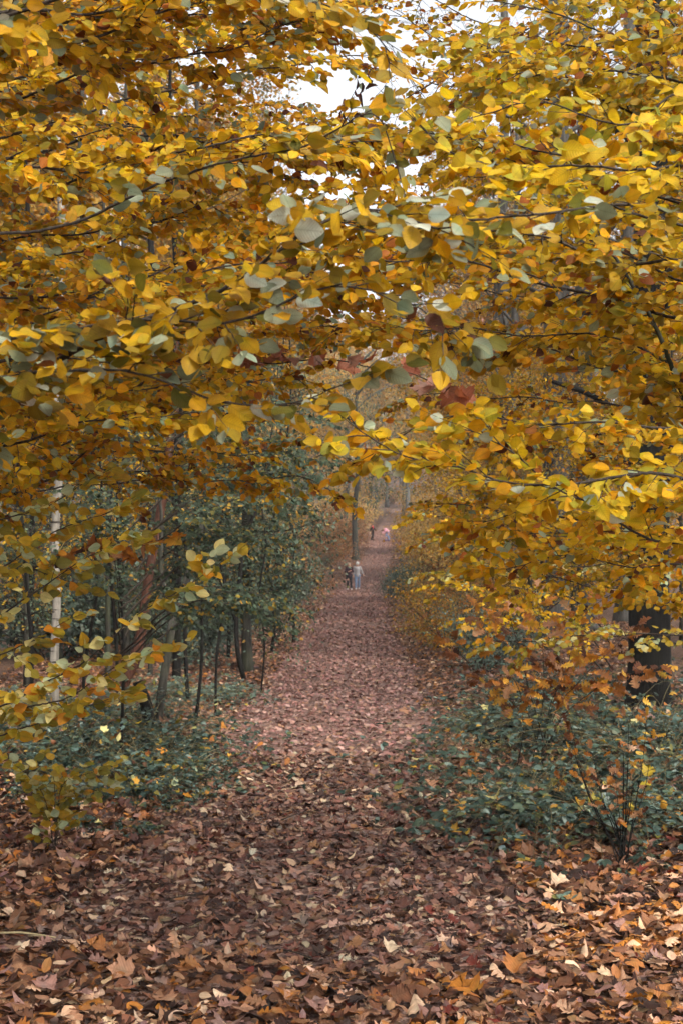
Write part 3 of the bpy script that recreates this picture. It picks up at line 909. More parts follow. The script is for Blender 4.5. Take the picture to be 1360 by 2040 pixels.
for i, (off, y, s) in enumerate([(5.6, 50, .8), (-5.2, 66, .9), (6.0, 82, .95), (-5.6, 96, 1.0)]):
    plant_tree(K_BARE[i % 2], 'bare_tree', 'nearly bare tall tree spreading fine twigs against the sky %s of the path' % ('left' if off < 0 else 'right'), 'tree', side_x(y, off), y, 'bare trees against the sky', s)
for i, (x, y, k, s) in enumerate([(-9.5, 15, 0, .8), (-9, 24, 1, .85), (-10.5, 33, 0, .9), (-14, 27, 1, .9), (-8.8, 5, 1, .8), (10.5, 17, 0, .8), (10, 28, 1, .85), (12, 36, 0, .9), (-13, 40, 0, .9)]):
    plant_tree(K_TALL[k], 'forest_tree', 'tall tree whose crown closes the wood on the %s side' % ('left' if x < 0 else 'right'), 'tree', x, y, 'tall trees over the near wood', s)
# wood on the rise that closes the view
for i in range(44):
    y = random.uniform(172, 250); x = random.uniform(-30, 44)
    b = i % 2 == 0
    plant_tree(K_BARE[i // 2 % 2] if b else K_TALL[i % 2], 'forest_tree', 'distant half-bare tree on the rise beyond the walkers' if b else 'distant pale yellow tree on the rise beyond the walkers', 'tree', x, y, 'distant trees on the rise', random.uniform(.62, .85))
for i, (x, y) in enumerate([(0.5, 178), (4.5, 186), (8, 172), (-3, 168), (12, 182), (2.5, 196), (6.5, 204)]):
    plant_tree(K_TALL[i % 2], 'forest_tree', 'distant full-crowned tree closing the view above the far walkers', 'tree', x, y, 'trees closing the end of the path', random.uniform(.8, 1.1))
for i in range(64):
    y = random.uniform(153, 215); x = random.uniform(-14, 26)
    if abs(x - path_x(y)) < 3.0 and y < 176: continue
    plant_shrub((S_YEL + S_ORA)[i % 3], 'distant_shrub', 'distant shrub on the rise beyond the walkers', x, y, 'distant shrubs on the rise', random.uniform(1.0, 1.8))

number_labels()

# ================================================================== NAMED TRUNKS
def base_at(px, py, d):
    x = (px - 680) / F * d
    return Vector((x, d, gz(x, d) - 0.05))
# slender white birch on the left
b = base_at(112, 1440, 19.5)
birch = thing('birch_tree', 'slender white-barked birch trunk standing among leaves at far left', 'tree', b)
trunk(birch, [b, P(107, 1340, 19.5), P(114, 1200, 19.5), P(109, 1080, 19.6), P(120, 900, 19.6), P(111, 720, 19.8), P(124, 480, 20), P(114, 200, 20.2), P(130, -300, 20.4)], [.068, .056, .058, .05, .052, .044, .042, .034, .02], M_BIRCH, 12, lump=.12, flare=.25)
bt = Tubes()
for k in range(16):
    py = random.uniform(-250, 1100); p = P(115, py, 19.7); az = random.choice((0, math.pi)) + random.uniform(-.7, .7); L = random.uniform(.5, 1.3)
    q = p + Vector((math.cos(az), math.sin(az), .5)).normalized() * L
    bt.add([p, p.lerp(q, .5) + Vector((0, 0, .06)), q], [.011, .008, .003], 4, False)
    for j in range(3):
        m_ = p.lerp(q, random.uniform(.3, 1)); e = m_ + rv(.3); bt.add([m_, m_.lerp(e, .5), e], [.004, .003, .0015], 3, False)
obj('branches', shift_mesh(bt.mesh('branches', M_TWIG), b), birch)

# red-brown curved trunk
b = base_at(222, 1404, 21.5)
rt = thing('curved_tree', 'curving red-brown trunk leaning right beside the birch', 'tree', b)
trunk(rt, [b, P(250, 1360, 21.5), P(277, 1285, 21.5), P(290, 1200, 21.6), P(303, 1110, 21.7), P(318, 1030, 21.8), P(331, 950, 21.9), P(340, 870, 22), P(352, 780, 22), P(350, 640, 22)], [.085, .08, .075, .07, .07, .068, .066, .06, .05, .03], M_BARKR, 10)
an = []
bt = Tubes()
for (x0, y0, x1, y1) in ((338, 900, 395, 840), (325, 990, 440, 1050), (345, 830, 260, 700), (350, 760, 470, 640), (350, 700, 250, 560), (300, 1120, 200, 1080)):
    p = P(x0, y0, 21.9); q = P(x1, y1, 21.9 + random.uniform(-1, 1)); m_ = p.lerp(q, .5) + rv(.12)
    ln = smooth_line([p, m_, q], .12); bt.add(ln, [.02 * (1 - .8 * i / len(ln)) for i in range(len(ln))], 4, False)
    for j in range(14):
        a_ = ln[random.randrange(len(ln) // 3, len(ln))]; e = a_ + rv(.4); bt.add([a_, a_.lerp(e, .5) + rv(.03), e], [.005, .004, .002], 3, False); an.append((e, (e - a_).normalized(), .35))
obj('branches', shift_mesh(bt.mesh('branches', M_TWIG), b), rt)
obj('crown', shift_mesh(crown_mesh('crown', an, 900, .07, 'olive', .5, M_GREEN), b), rt)

# grey forked pair of stems
b = base_at(312, 1446, 19.8)
gt = thing('forked_tree', 'grey tree forking low into two stems right of the red-brown trunk', 'tree', b)
trunk(gt, [b, P(322, 1380, 19.8), P(335, 1300, 19.9), P(346, 1230, 20)], [.07, .062, .058, .056], M_BARK, 10)
trunk(gt, [P(344, 1240, 20), P(368, 1170, 20.1), P(392, 1090, 20.3), P(410, 990, 20.5), P(424, 880, 20.6), P(430, 760, 20.8), P(425, 600, 21)], [.054, .052, .05, .046, .04, .03, .02], M_BARK, 8, 'stem')
trunk(gt, [P(343, 1245, 20), P(332, 1190, 20), P(320, 1130, 20), P(322, 1020, 20), P(300, 900, 20)], [.042, .036, .03, .024, .012], M_BARK, 8, 'stem')
# dark broken stump leaning left
b = base_at(304, 1450, 19.2)
st = thing('broken_stump', 'short black broken stump leaning left at the foot of the forked tree', 'stump', b)
trunk(st, [b, P(293, 1410, 19.2), P(282, 1380, 19.2), P(274, 1358, 19.2)], [.095, .085, .08, .07], M_BARKD, 10, lump=.1)

# the tree with two stems beside the path
b = base_at(494, 1332, 30)
tt = thing('leafy_path_tree', 'grey-green leafy tree with a straight trunk at the left edge of the path', 'tree', b)
trunk(tt, [b, P(492, 1290, 30), P(489, 1200, 30), P(488, 1120, 30), P(492, 1000, 30), P(488, 850, 30), P(500, 700, 30)], [.115, .105, .10, .095, .08, .06, .04], M_BARK, 12, flare=.35)
bt = Tubes(); an = []
specs = [((488, 1130), (540, 1090), (630, 1080)), ((489, 1080), (400, 1040), (350, 1010)), ((490, 1040), (570, 990), (665, 985)), ((490, 1000), (440, 950), (380, 900)), ((490, 960), (560, 900), (650, 880)),
         ((490, 910), (430, 850), (400, 800)), ((490, 880), (560, 820), (640, 800)), ((494, 800), (540, 740), (610, 720)), ((489, 1170), (550, 1150), (610, 1165)), ((489, 1200), (545, 1200), (590, 1245)), ((488, 1150), (430, 1120), (390, 1120)),
         ((490, 1060), (590, 1040), (650, 1050)), ((490, 1100), (570, 1110), (630, 1130)), ((490, 930), (600, 930), (690, 930)), ((489, 1150), (550, 1160), (610, 1200))]
for sp in specs:
    dd = random.uniform(-1.6, 1.2)
    sh = random.uniform(.55, 1.05)
    sp = (sp[0], (sp[0][0] + (sp[1][0] - sp[0][0]) * sh, sp[1][1] + random.uniform(-15, 15)), (sp[0][0] + (sp[2][0] - sp[0][0]) * sh, sp[2][1] + random.uniform(-35, 45)))
    ln = smooth_line([P(*sp[0], 30), P(*sp[1], 30 + dd * .5), P(*sp[2], 30 + dd)], .15)
    bt.add(ln, [.03 * (1 - .8 * i / len(ln)) for i in range(len(ln))], 5, False)
    for j in range(34):
        a_ = ln[random.randrange(len(ln) // 5, len(ln))]; e = a_ + Vector((random.uniform(-.5, .5), random.uniform(-.6, .6), random.uniform(-.45, .3)))
        bt.add([a_, a_.lerp(e, .5) + rv(.04), e], [.007, .005, .002], 3, False); an.append((e, (e - a_).normalized(), .4)); an.append((a_.lerp(e, .5), (e - a_).normalized(), .4))
obj('branches', shift_mesh(bt.mesh('branches', M_TWIG), b), tt)
obj('crown', shift_mesh(crown_mesh('crown', an, 9500, .08, 'hazel', .7, M_GREEN), b), tt)
b = base_at(488, 1346, 28.6)
sd = thing('leaning_stem', 'thin dark stem curving up just left of the straight path-side trunk', 'tree', b)
trunk(sd, [b, P(474, 1300, 28.6), P(471, 1230, 28.7), P(478, 1160, 28.8), P(486, 1080, 29), P(520, 990, 29.2), P(545, 900, 29.4)], [.055, .05, .048, .044, .04, .03, .012], M_BARKD, 8)
trunk(sd, [P(474, 1250, 28.7), P(455, 1200, 28.6), P(440, 1160, 28.5), P(420, 1090, 28.4)], [.025, .022, .016, .008], M_BARKD, 6, 'branch')
b = base_at(385, 1452, 19.4)
ds = thing('thin_sapling', 'thin bare dark sapling rising between the forked tree and the path', 'tree', b)
trunk(ds, [b, P(398, 1370, 19.5), P(403, 1290, 19.6), P(403, 1180, 19.7), P(408, 1060, 19.8), P(400, 930, 19.9)], [.028, .024, .022, .02, .015, .007], M_BARKD, 6)
trunk(ds, [P(403, 1225, 19.7), P(450, 1215, 19.6), P(500, 1190, 19.5), P(560, 1200, 19.3), P(600, 1195, 19.2)], [.012, .011, .009, .006, .003], M_BARKD, 5, 'branch')

# thick dark trunk on the right
b = base_at(1292, 1400, 21)
dk = thing('dark_oak_tree', 'thick dark furrowed trunk at the right edge behind the brambles', 'tree', b)
trunk(dk, [b, P(1292, 1330, 21), P(1291, 1200, 21), P(1290, 1050, 21), P(1292, 800, 21.1), P(1300, 400, 21.2), P(1290, -100, 21.4)], [.31, .30, .295, .29, .27, .23, .18], M_BARKD, 20, lump=.04, flare=.18)
for (x0, y0, x1, y1, x2, y2) in ((1290, 900, 1200, 800, 1100, 760), (1295, 650, 1380, 500, 1450, 400), (1298, 380, 1220, 250, 1120, 200)):
    trunk(dk, [P(x0, y0, 21.1), P(x1, y1, 20.6), P(x2, y2, 20)], [.09, .06, .03], M_BARKD, 8, 'limb')
# pale grey trunks behind it
for px, py, d, r, tx, lb in ((1104, 1262, 36, .36, 1108, 'broad pale grey trunk right of the golden shrubs, behind the oak leaves'),
                             (1168, 1250, 41, .28, 1160, 'slimmer pale grey trunk just right of the broad grey one'),
                             (1245, 1240, 46, .34, 1252, 'pale grey trunk rising behind the dark furrowed trunk'),
                             (1010, 1210, 52, .22, 1000, 'thin grey trunk behind the golden shrubs on the right')):
    b = base_at(px, py, d)
    g = thing('grey_tree', lb, 'tree', b)
    trunk(g, [b, P((px + tx) / 2, 900, d), P(tx, 500, d), P(tx + 4, 100, d + .4), P(tx - 6, -400, d + 1)], [r, r * .92, r * .82, r * .66, r * .4], M_BARKP, 14, flare=.3)
    for k in range(7):
        y0 = random.uniform(-300, 700); s = random.choice((-1, 1)); L = random.uniform(90, 260) * 36 / d
        trunk(g, [P(tx, y0, d), P(tx + s * L * .5, y0 - L * .3, d + random.uniform(-1.5, 1.5)), P(tx + s * L, y0 - L * random.uniform(.3, .9), d + random.uniform(-3, 3))], [.07, .045, .015], M_BARKP, 6, 'limb')
# trunks far along the path
for px, py, d, r, lb in ((708, 1112, 112, .24, 'grey-green trunk with spreading foot at the left edge of the path behind the couple'),
                         (690, 1060, 150, .26, 'distant grey trunk left of the walkers at the top of the rise'),
                         (735, 1040, 176, .26, 'distant pale trunk standing straight above the far walkers')):
    b = base_at(px, py, d)
    b.z = gz(b.x, d) - .1
    g = thing('grey_tree', lb, 'tree', b)
    trunk(g, [b, P(px - 2, 1020, d), P(px + 5, 930, d), P(px + 1, 800, d), P(px + 6, 690, d)], [r, r * .85, r * .7, r * .4, r * .15], M_BARK, 12, flare=.9)
    cr = obj('crown', (K_OLIVE if d < 120 else K_GOLD)[0].crown, g, (0, 0, .8)); cr.scale = (2.2, 2.2, 2.4)
    for k in range(6):
        y0 = random.uniform(720, 900); s = random.choice((-1, 1)); L = random.uniform(50, 120)
        trunk(g, [P(px, y0, d), P(px + s * L * .5, y0 - L * .5, d + random.uniform(-2, 2)), P(px + s * L, y0 - L * random.uniform(.6, 1.1), d + random.uniform(-3, 3))], [.12, .07, .03], M_BARK, 5, 'limb')
# more slim stems in the wood on the left
for i, (px, d, r) in enumerate(((352, 27, .08), (250, 30, .10), (60, 26, .07), (180, 34, .12), (300, 38, .13), (400, 44, .14), (30, 36, .12), (215, 25, .05))):
    b = base_at(px, 0, d)
    g = thing('slim_tree', ['slim dark trunk in the shade between the red-brown and forked trees', 'slim dark trunk right of the birch behind the leaf sprays', 'slim dark trunk left of the birch', 'dark trunk deeper in the wood right of the birch', 'dark trunk deep in the wood behind the forked tree', 'grey trunk deep in the wood left of the path-side tree', 'dark trunk deep in the wood at the left edge', 'thin dark stem right of the birch near the curved trunk'][i], 'tree', b)
    trunk(g, [b, P(px + random.uniform(-8, 8), 1000, d), P(px + random.uniform(-14, 14), 700, d), P(px + random.uniform(-20, 20), 300, d), P(px + random.uniform(-30, 30), -100, d)], [r, r * .9, r * .75, r * .5, r * .25], M_BARK if i % 2 else M_BARKD, 8, flare=.2)
    for k in range(9):
        y0 = random.uniform(0, 1050); s = random.choice((-1, 1)); L = random.uniform(50, 160) * 28 / d
        trunk(g, [P(px, y0, d), P(px + s * L * .5, y0 - L * .2, d + random.uniform(-1, 1)), P(px + s * L, y0 - L * random.uniform(-.2, .8), d + random.uniform(-1.5, 1.5))], [r * .25, r * .15, r * .05], M_TWIG, 4, 'branch')

for i, (px, d, tx, r) in enumerate(((170, 17.5, 200, .022), (235, 23, 215, .03), (375, 24, 350, .035), (430, 22, 455, .022), (455, 33, 440, .05), (540, 36, 560, .045), (585, 40, 575, .05), (62, 21, 40, .03), (335, 32, 365, .06), (520, 26.5, 540, .018))):
    b = base_at(px, 0, d)
    g = thing('dark_sapling', 'bare dark sapling stem, %s from the left edge among those left of the path' % ['second', 'third', 'fifth', 'sixth', 'seventh', 'ninth', 'tenth', 'first', 'fourth', 'eighth'][i] if i != 7 and i != 0 else ('bare dark sapling stem at the far left beside the birch' if i == 7 else 'bare dark sapling stem just right of the birch'), 'sapling', b)
    jx = [random.uniform(-16, 16) for _ in range(4)]
    trunk(g, [b, b.lerp(P((px * 2 + tx) / 3, 1180, d), .5) + Vector((random.uniform(-.06, .06), 0, 0)), P((px * 2 + tx) / 3 + jx[0], 1180, d), P((px + tx) / 2 + jx[1], 1080, d), P((px + tx * 2) / 3 + jx[2], 980, d + .2), P(tx + jx[3], 780, d - .1), P(tx + (tx - px) * .5, 560, d)], [r, r * .9, r * .75, r * .5, r * .2], M_BARKD, 7)
    for k in range(8):
        y0 = random.uniform(760, 1230); t = (1330 - y0) / 550; x0 = px + (tx - px) * t; sg = random.choice((-1, 1)); L = random.uniform(40, 120)
        trunk(g, [P(x0, y0, d), P(x0 + sg * L * .5, y0 - L * .25, d + random.uniform(-.6, .6)), P(x0 + sg * L, y0 - L * random.uniform(-.1, .7), d + random.uniform(-1, 1))], [r * .35, r * .22, r * .08], M_BARKD, 4, 'branch')

# fallen log in the bramble hollow
b = Vector((P(955, 1440, 19).x, 19, gz(P(955, 1440, 19).x, 19)))
lg = thing('fallen_log', 'dark rotting log lying behind the brambles right of the path', 'log', b)
trunk(lg, [b + Vector((0, 0, .16)), b + Vector((.5, .1, .18)), b + Vector((1.2, .2, .22)), b + Vector((2.2, .5, .2))], [.16, .17, .15, .13], M_BARKD, 12, lump=.1)

# ================================================================== CLOSE BRANCHES
def close_tree(name, label, tx, ty, top, r, bark=M_BARK, mat=M_LEAF):
    b = Vector((tx, ty, gz(tx, ty) - .05))
    root = thing(name, label, 'tree', b)
    trunk(root, [b, b + Vector((.03, .05, 1.5)), b + Vector((-.04, .02, 3.2)), b + Vector((.03, 0, top))], [r, r * .85, r * .7, r * .3], bark, 12, flare=.4)
    pl = Plant(root, mat); pl.tx, pl.ty = tx, ty; PLANTS.append(pl)
    return pl
def from_trunk(pl, pts):
    w = [P(*p) for p in pts]
    z = w[0].z - 0.25
    return [Vector((pl.tx, pl.ty, max(z, 0.6)))] + w

random.seed(21)
# --- A: nearest branch from the left, large half-green leaves
A = close_tree('near_beech_tree', 'tree off the left edge whose large-leaved nearest bough crosses the middle of the picture', -2.3, 4.6, 5.0, .09)
limb(A, from_trunk(A, [(-60, 800, 4.5), (170, 680, 4.3), (330, 630, 4.2), (430, 580, 4.1), (600, 470, 4.0), (740, 425, 4.0), (870, 450, 4.0)]), .016, .003, .072, 'near', .085, .34, .3, dens=.8, vert=.35)
limb(A, from_trunk(A, [(-60, 780, 4.4), (60, 735, 4.2), (240, 745, 4.1), (420, 790, 4.1), (580, 800, 4.2), (690, 770, 4.2)]), .010, .002, .07, 'near', .11, .26, .3, dens=.75, vert=.2)
limb(A, from_trunk(A, [(-60, 700, 4.4), (150, 650, 4.3), (430, 640, 4.1), (640, 580, 4.0), (800, 600, 4.0), (880, 640, 4.0)]), .010, .002, .07, 'near', .11, .28, .35, dens=.75, vert=.3)
limb(A, from_trunk(A, [(-60, 60, 4.6), (250, -60, 4.5), (500, -30, 4.4), (700, 40, 4.3), (800, 130, 4.3)]), .010, .002, .068, 'near', .13, .28, .35, dens=.7, vert=.3)
limb(A, from_trunk(A, [(100, 450, 5.0), (400, 330, 4.8), (600, 300, 4.7), (740, 220, 4.6), (790, 330, 4.6)]), .009, .002, .068, 'near', .16, .26, .5, dens=.6, vert=.3)

# --- B: golden curtain over the upper left
B = close_tree('golden_beech_tree', 'tree off the left edge whose golden boughs fill the upper left', -3.0, 7.2, 7.5, .12)
for way in ([(-80, 105, 6.6), (60, 75, 6.6), (180, 45, 6.6), (330, 18, 6.6), (500, -5, 6.7), (660, 40, 6.8)], [(-80, 95, 6.5), (90, 58, 6.4), (240, 20, 6.4), (420, -30, 6.4)]):
    limb(B, from_trunk(B, way), .020, .004, .062, 'gold', .10, .42, .3, dens=.9)
for k, y0 in enumerate(range(-40, 930, 62)):
    d = random.uniform(6.0, 8.6)
    reach = np.interp(y0, [-40, 120, 260, 340, 660, 930], [590, 600, 700, 770, 760, 260]) + random.uniform(-60, 60)
    sl = random.uniform(-230, -40)
    y0 += 70
    way = [(-90, y0 + 20, d + .2), (reach * .3, y0 + sl * .3 + random.uniform(-25, 25), d), (reach * .65, y0 + sl * .7 + random.uniform(-30, 30), d + random.uniform(-.4, .4)), (reach, y0 + sl, d + random.uniform(-.5, .6))]
    limb(B, from_trunk(B, way), random.uniform(.008, .015), .0025, .061, 'gold' if k % 3 else 'amber', .095, .42, .28, dens=.92, face=.8)
# --- B2: second, deeper amber layer
B2 = close_tree('amber_beech_tree', 'amber-leaved tree off the left edge behind the golden boughs', -3.7, 10.2, 8.5, .13)
for k, y0 in enumerate(range(-40, 1000, 75)):
    d = random.uniform(9.2, 11.8)
    reach = np.interp(y0, [-40, 200, 330, 700, 1000], [560, 580, 690, 700, 420]) + random.uniform(-70, 70)
    sl = random.uniform(-200, -10)
    y0 += 60
    way = [(-60, y0 + 20, d), (reach * .35, y0 + sl * .3 + random.uniform(-30, 30), d), (reach * .7, y0 + sl * .7 + random.uniform(-30, 30), d + random.uniform(-.5, .5)), (reach, y0 + sl, d + random.uniform(-.8, .8))]
    limb(B2, from_trunk(B2, way), random.uniform(.010, .018), .003, .056, 'amber', .15, .55, .25, dens=.9)
for way in ([(250, 960, 11), (450, 960, 10.8), (580, 950, 10.6), (660, 975, 10.5)], [(250, 900, 11), (480, 905, 10.8), (620, 880, 10.6), (700, 920, 10.5)]):
    limb(B2, from_trunk(B2, way), .010, .003, .065, 'amber', .12, .4, .5)

# --- C: right-hand curtain
C = close_tree('yellow_beech_tree', 'tree off the right edge whose yellow boughs fill the upper right', 3.0, 7.0, 7.5, .12)
limb(C, from_trunk(C, [(1500, 1000, 6.2), (1370, 800, 6.1), (1320, 690, 6.0), (1272, 590, 6.0), (1225, 510, 6.0), (1165, 455, 6.0), (1100, 420, 6.0)]), .024, .005, .062, 'bright', .12, .36, .5, mat=M_BARK)
limb(C, from_trunk(C, [(1480, 80, 6.4), (1330, 82, 6.4), (1230, 70, 6.4), (1130, 40, 6.5), (1000, 0, 6.6)]), .012, .003, .06, 'gold', .13, .34, .3, mat=M_BARK, dens=.7)
for k, y0 in enumerate(range(40, 760, 56)):
    d = random.uniform(5.6, 8.2)
    reach = np.interp(y0, [40, 150, 270, 360, 640, 760], [960, 920, 820, 720, 730, 840]) + random.uniform(-50, 70)
    sl = random.uniform(-190, 0)
    y0 += 60
    span = 1470 - reach
    way = [(1470, y0 + 60, d), (1470 - span * .35, y0 + sl * .3 + random.uniform(-25, 35), d), (1470 - span * .7, y0 + sl * .7 + random.uniform(-30, 30), d + random.uniform(-.4, .4)), (reach, y0 + sl, d + random.uniform(-.5, .6))]
    limb(C, from_trunk(C, way), random.uniform(.008, .014), .0025, .061, 'bright' if y0 < 480 else 'gold', .10, .40, .28, dens=.9 if y0 > 150 else .65, face=.9)
# --- C2: deeper right layer
C2 = close_tree('orange_beech_tree', 'orange-leaved tree off the right edge behind the yellow boughs', 3.8, 10.4, 8.5, .13)
for k, y0 in enumerate(range(20, 1180, 74)):
    d = random.uniform(9.0, 12.0)
    reach = np.interp(y0, [20, 170, 320, 700, 850, 1000, 1180], [1120, 1040, 880, 840, 900, 930, 980]) + random.uniform(-50, 70)
    span = 1440 - reach; sl = random.uniform(-180, 0); y0 += 50
    way = [(1440, y0 + 40, d), (1440 - span * .35, y0 + sl * .3 + random.uniform(-30, 30), d), (1440 - span * .7, y0 + sl * .7, d + random.uniform(-.5, .5)), (reach, y0 + sl, d + random.uniform(-.8, .8))]
    limb(C2, from_trunk(C2, way), random.uniform(.009, .016), .003, .056, 'gold' if k % 2 else 'amber', .135, .5, .2, dens=.85 if y0 > 150 else .5)
for way in ([(1440, -30, 9.5), (1150, 20, 9.5), (960, 100, 9.4), (820, 190, 9.4), (740, 260, 9.4)], [(1440, 120, 10), (1150, 90, 10), (950, 40, 10), (820, -20, 10)], [(1440, 60, 10.5), (1100, 130, 10.5), (900, 170, 10.4), (700, 120, 10.4)], [(1440, 200, 9.8), (1150, 210, 9.8), (900, 90, 9.8), (790, 30, 9.8)]):
    limb(C2, from_trunk(C2, way), .012, .003, .055, 'amber', .20, .8, .25, dens=.22, vert=.7)
# --- D: nearest right-hand bough with pale leaves
D_ = close_tree('pale_leaved_tree', 'tree off the right edge whose nearest bough of pale large leaves spans the upper right', 2.1, 4.3, 5.0, .08)
limb(D_, from_trunk(D_, [(1420, 440, 4.3), (1240, 415, 4.2), (1050, 420, 4.1), (900, 450, 4.1), (780, 470, 4.1), (690, 440, 4.1)]), .010, .002, .07, 'near', .11, .24, .35, dens=.75, vert=.2)
limb(D_, from_trunk(D_, [(1420, 330, 4.6), (1230, 340, 4.5), (1050, 330, 4.4), (900, 300, 4.4), (820, 240, 4.4)]), .008, .002, .067, 'bright', .12, .24, .35, dens=.75, vert=.25)
limb(D_, from_trunk(D_, [(1420, 180, 4.9), (1250, 240, 4.8), (1080, 210, 4.8), (960, 230, 4.8)]), .008, .002, .067, 'bright', .12, .26, .35, dens=.75, vert=.25)
# --- E: drooping bough at mid right
E_ = close_tree('drooping_beech_tree', 'tree off the right edge whose drooping bough reaches over the path at mid height', 2.5, 5.6, 4.5, .09)
limb(E_, from_trunk(E_, [(1420, 965, 5.4), (1250, 950, 5.3), (1100, 962, 5.2), (1000, 965, 5.2), (900, 930, 5.2), (800, 900, 5.2), (700, 850, 5.3)]), .012, .002, .068, 'bright', .09, .30, .25, dens=.85, vert=.35)
limb(E_, from_trunk(E_, [(1420, 1090, 5.5), (1270, 1065, 5.4), (1180, 1010, 5.3), (1110, 970, 5.3), (1020, 900, 5.3), (930, 860, 5.3)]), .011, .002, .066, 'bright', .10, .28, .3, dens=.85, vert=.3)
limb(E_, from_trunk(E_, [(1420, 860, 5.7), (1250, 850, 5.6), (1080, 840, 5.5), (950, 830, 5.5), (840, 850, 5.5), (740, 900, 5.5)]), .009, .002, .062, 'gold', .10, .28, .25, dens=.85, vert=.3)
for y0, rc in ((1010, 970), (1070, 960), (1120, 990)):
    d = random.uniform(6.6, 7.8)
    limb(E_, from_trunk(E_, [(1430, y0 + 20, d), (1250, y0 + random.uniform(-20, 20), d), ((1250 + rc) / 2, y0 - 10, d), (rc, y0 + random.uniform(-30, 30), d + .2)]), .008, .002, .06, 'gold', .12, .34, .25, dens=.85)
# --- G: hornbeam sprays at lower left
G_ = close_tree('hornbeam_tree', 'hornbeam off the left edge with pale yellow sprays at the lower left', -2.9, 7.9, 4.0, .08)
for way in ([(-60, 1160, 7.6), (60, 1090, 7.5), (160, 1040, 7.4), (235, 1010, 7.4)], [(-60, 1060, 7.6), (80, 1010, 7.5), (180, 960, 7.4)], [(-60, 1250, 7.6), (60, 1190, 7.5), (150, 1120, 7.4), (240, 1085, 7.3)],
            [(-60, 1420, 7.4), (80, 1370, 7.2), (200, 1290, 7.0), (300, 1210, 6.9), (410, 1140, 6.8)], [(-60, 1440, 7.4), (100, 1400, 7.3), (200, 1350, 7.1), (310, 1290, 7.0)], [(-60, 1480, 7.5), (60, 1450, 7.4), (140, 1410, 7.3), (210, 1400, 7.2)],
            [(-60, 1330, 7.6), (40, 1290, 7.6), (120, 1240, 7.5)], [(-60, 1120, 7.8), (60, 1130, 7.8), (150, 1160, 7.8)]):
    limb(G_, from_trunk(G_, way), .008, .002, .074, 'hornbeam', .17, .28, .35, dens=.85, vert=.25, mat=M_TWIG)

# --- hazel tangle between the left-hand trunks and the path
Z_ = close_tree('hazel_tree', 'grey-green and yellow hazel tangle among the trunks left of the path', gx(240, 16.5), 16.5, 4.6, .02, M_BARKD, M_LEAF)
for k in range(25):
    d = random.uniform(15.5, 18.5); y0 = random.uniform(800, 1250); x0 = 262; rc = random.uniform(400, 640) if k % 5 else random.uniform(150, 200)
    yy = y0 + random.uniform(-70, 30)
    if yy > 1120: rc = min(rc, 560)
    way = [Vector((Z_.tx, Z_.ty, P(0, min(y0 + 120, 1330), 16.5).z)), P(x0 + (rc - x0) * .4, y0, d), P(x0 + (rc - x0) * .75, (y0 + yy) / 2 - 15, d), P(rc, yy, d)]
    limb(Z_, way, random.uniform(.008, .016), .003, .062, 'hazel', .17, .55, .40, dens=.75, mat=M_TWIG, vert=.5)
# --- loose gold foliage down to the undergrowth on the right
Y_ = close_tree('field_maple_tree', 'loose gold and olive foliage in front of the thick dark trunk on the right', 4.6, 13.5, 5.0, .06)
for y0, rc, x1 in ((1020, 850, 1460), (1080, 870, 1460), (1130, 880, 1460), (1280, 1000, 1460)):
    d = random.uniform(12.5, 15.5)
    way = [Vector((4.6, 13.5, P(0, y0 - 60, 13.5).z)), P(1380, y0 - 20, d), P((1380 + rc) / 2, y0 - 20 + random.uniform(-20, 20), d), P(rc, y0 + random.uniform(-15, 25), d + .3)]
    limb(Y_, way, .012, .003, .068, random.choice(('gold', 'amber', 'hornbeam')), .26, .5, .3, dens=.7, vert=.5)

for y0, rc in ((1170, 880), (1215, 930), (1250, 990)):
    d = random.uniform(16, 18)
    limb(Y_, [P(1215, y0 + 110, d + .3), P(1150, y0 + 30, d), P((1150 + rc) / 2, y0, d), P(rc, y0 + random.uniform(-10, 20), d)], .012, .003, .068, random.choice(('gold', 'amber', 'hornbeam')), .22, .5, .2, dens=.7, vert=.5)

# --- loose brown leaves caught in the boughs (oak and maple twigs)
H_ = close_tree('red_oak_tree', 'tree off the left edge with rust and pinkish lobed leaves over the path', -2.6, 9.0, 5.5, .07)
limb(H_, from_trunk(H_, [(100, 820, 9.2), (400, 740, 9.2), (560, 720, 9.2), (660, 720, 9.2), (800, 740, 9.2), (850, 760, 9.2)]), .010, .003, .15, 'pink', .45, .30, .55, kind='maple', dens=.55)
limb(H_, from_trunk(H_, [(60, 1130, 9.0), (180, 1100, 9.0), (290, 1080, 9.0)]), .008, .003, .12, 'oak', .35, .22, .5, kind='maple', dens=.6)
limb(H_, from_trunk(H_, [(200, 260, 8.6), (500, 290, 8.4), (640, 300, 8.4), (700, 190, 8.4)]), .006, .002, .09, 'shrivel', .16, .22, .45, kind='shrivel', dens=.6, droop=1.5)

# ================================================================== UNDERGROWTH
def stems_plant(name, label, cat, base, mat, cane_mat, stems, leaf, pal, kind, spacing, slen, **kw):
    root = thing(name, label, cat, base)
    pl = Plant(root, mat); PLANTS.append(pl)
    for way, r in stems:
        limb(pl, way, r, r * .3, leaf, pal, spacing, slen, kw.get('t0', .15), kind, kw.get('droop', .3), kw.get('dens', .9), kw.get('tilt', .8), cane_mat, kw.get('face', .5), None, 'stem', kw.get('vert', .4))
    return pl

def compound(pl, p, d, up, leaf, pal, n=3):
    side = d.cross(up).normalized()
    for k in range(n):
        a = (k - (n - 1) / 2) * (0.95 if n == 3 else 0.7)
        ld = d * math.cos(a) + side * math.sin(a) + Vector((0, 0, random.uniform(-.3, .05)))
        pl.leaf(p + d * leaf * .15, ld, up + rv(.25), leaf * (1.0 if k == (n - 1) // 2 else .82) * random.uniform(.85, 1.1), 'leaflet', pal)

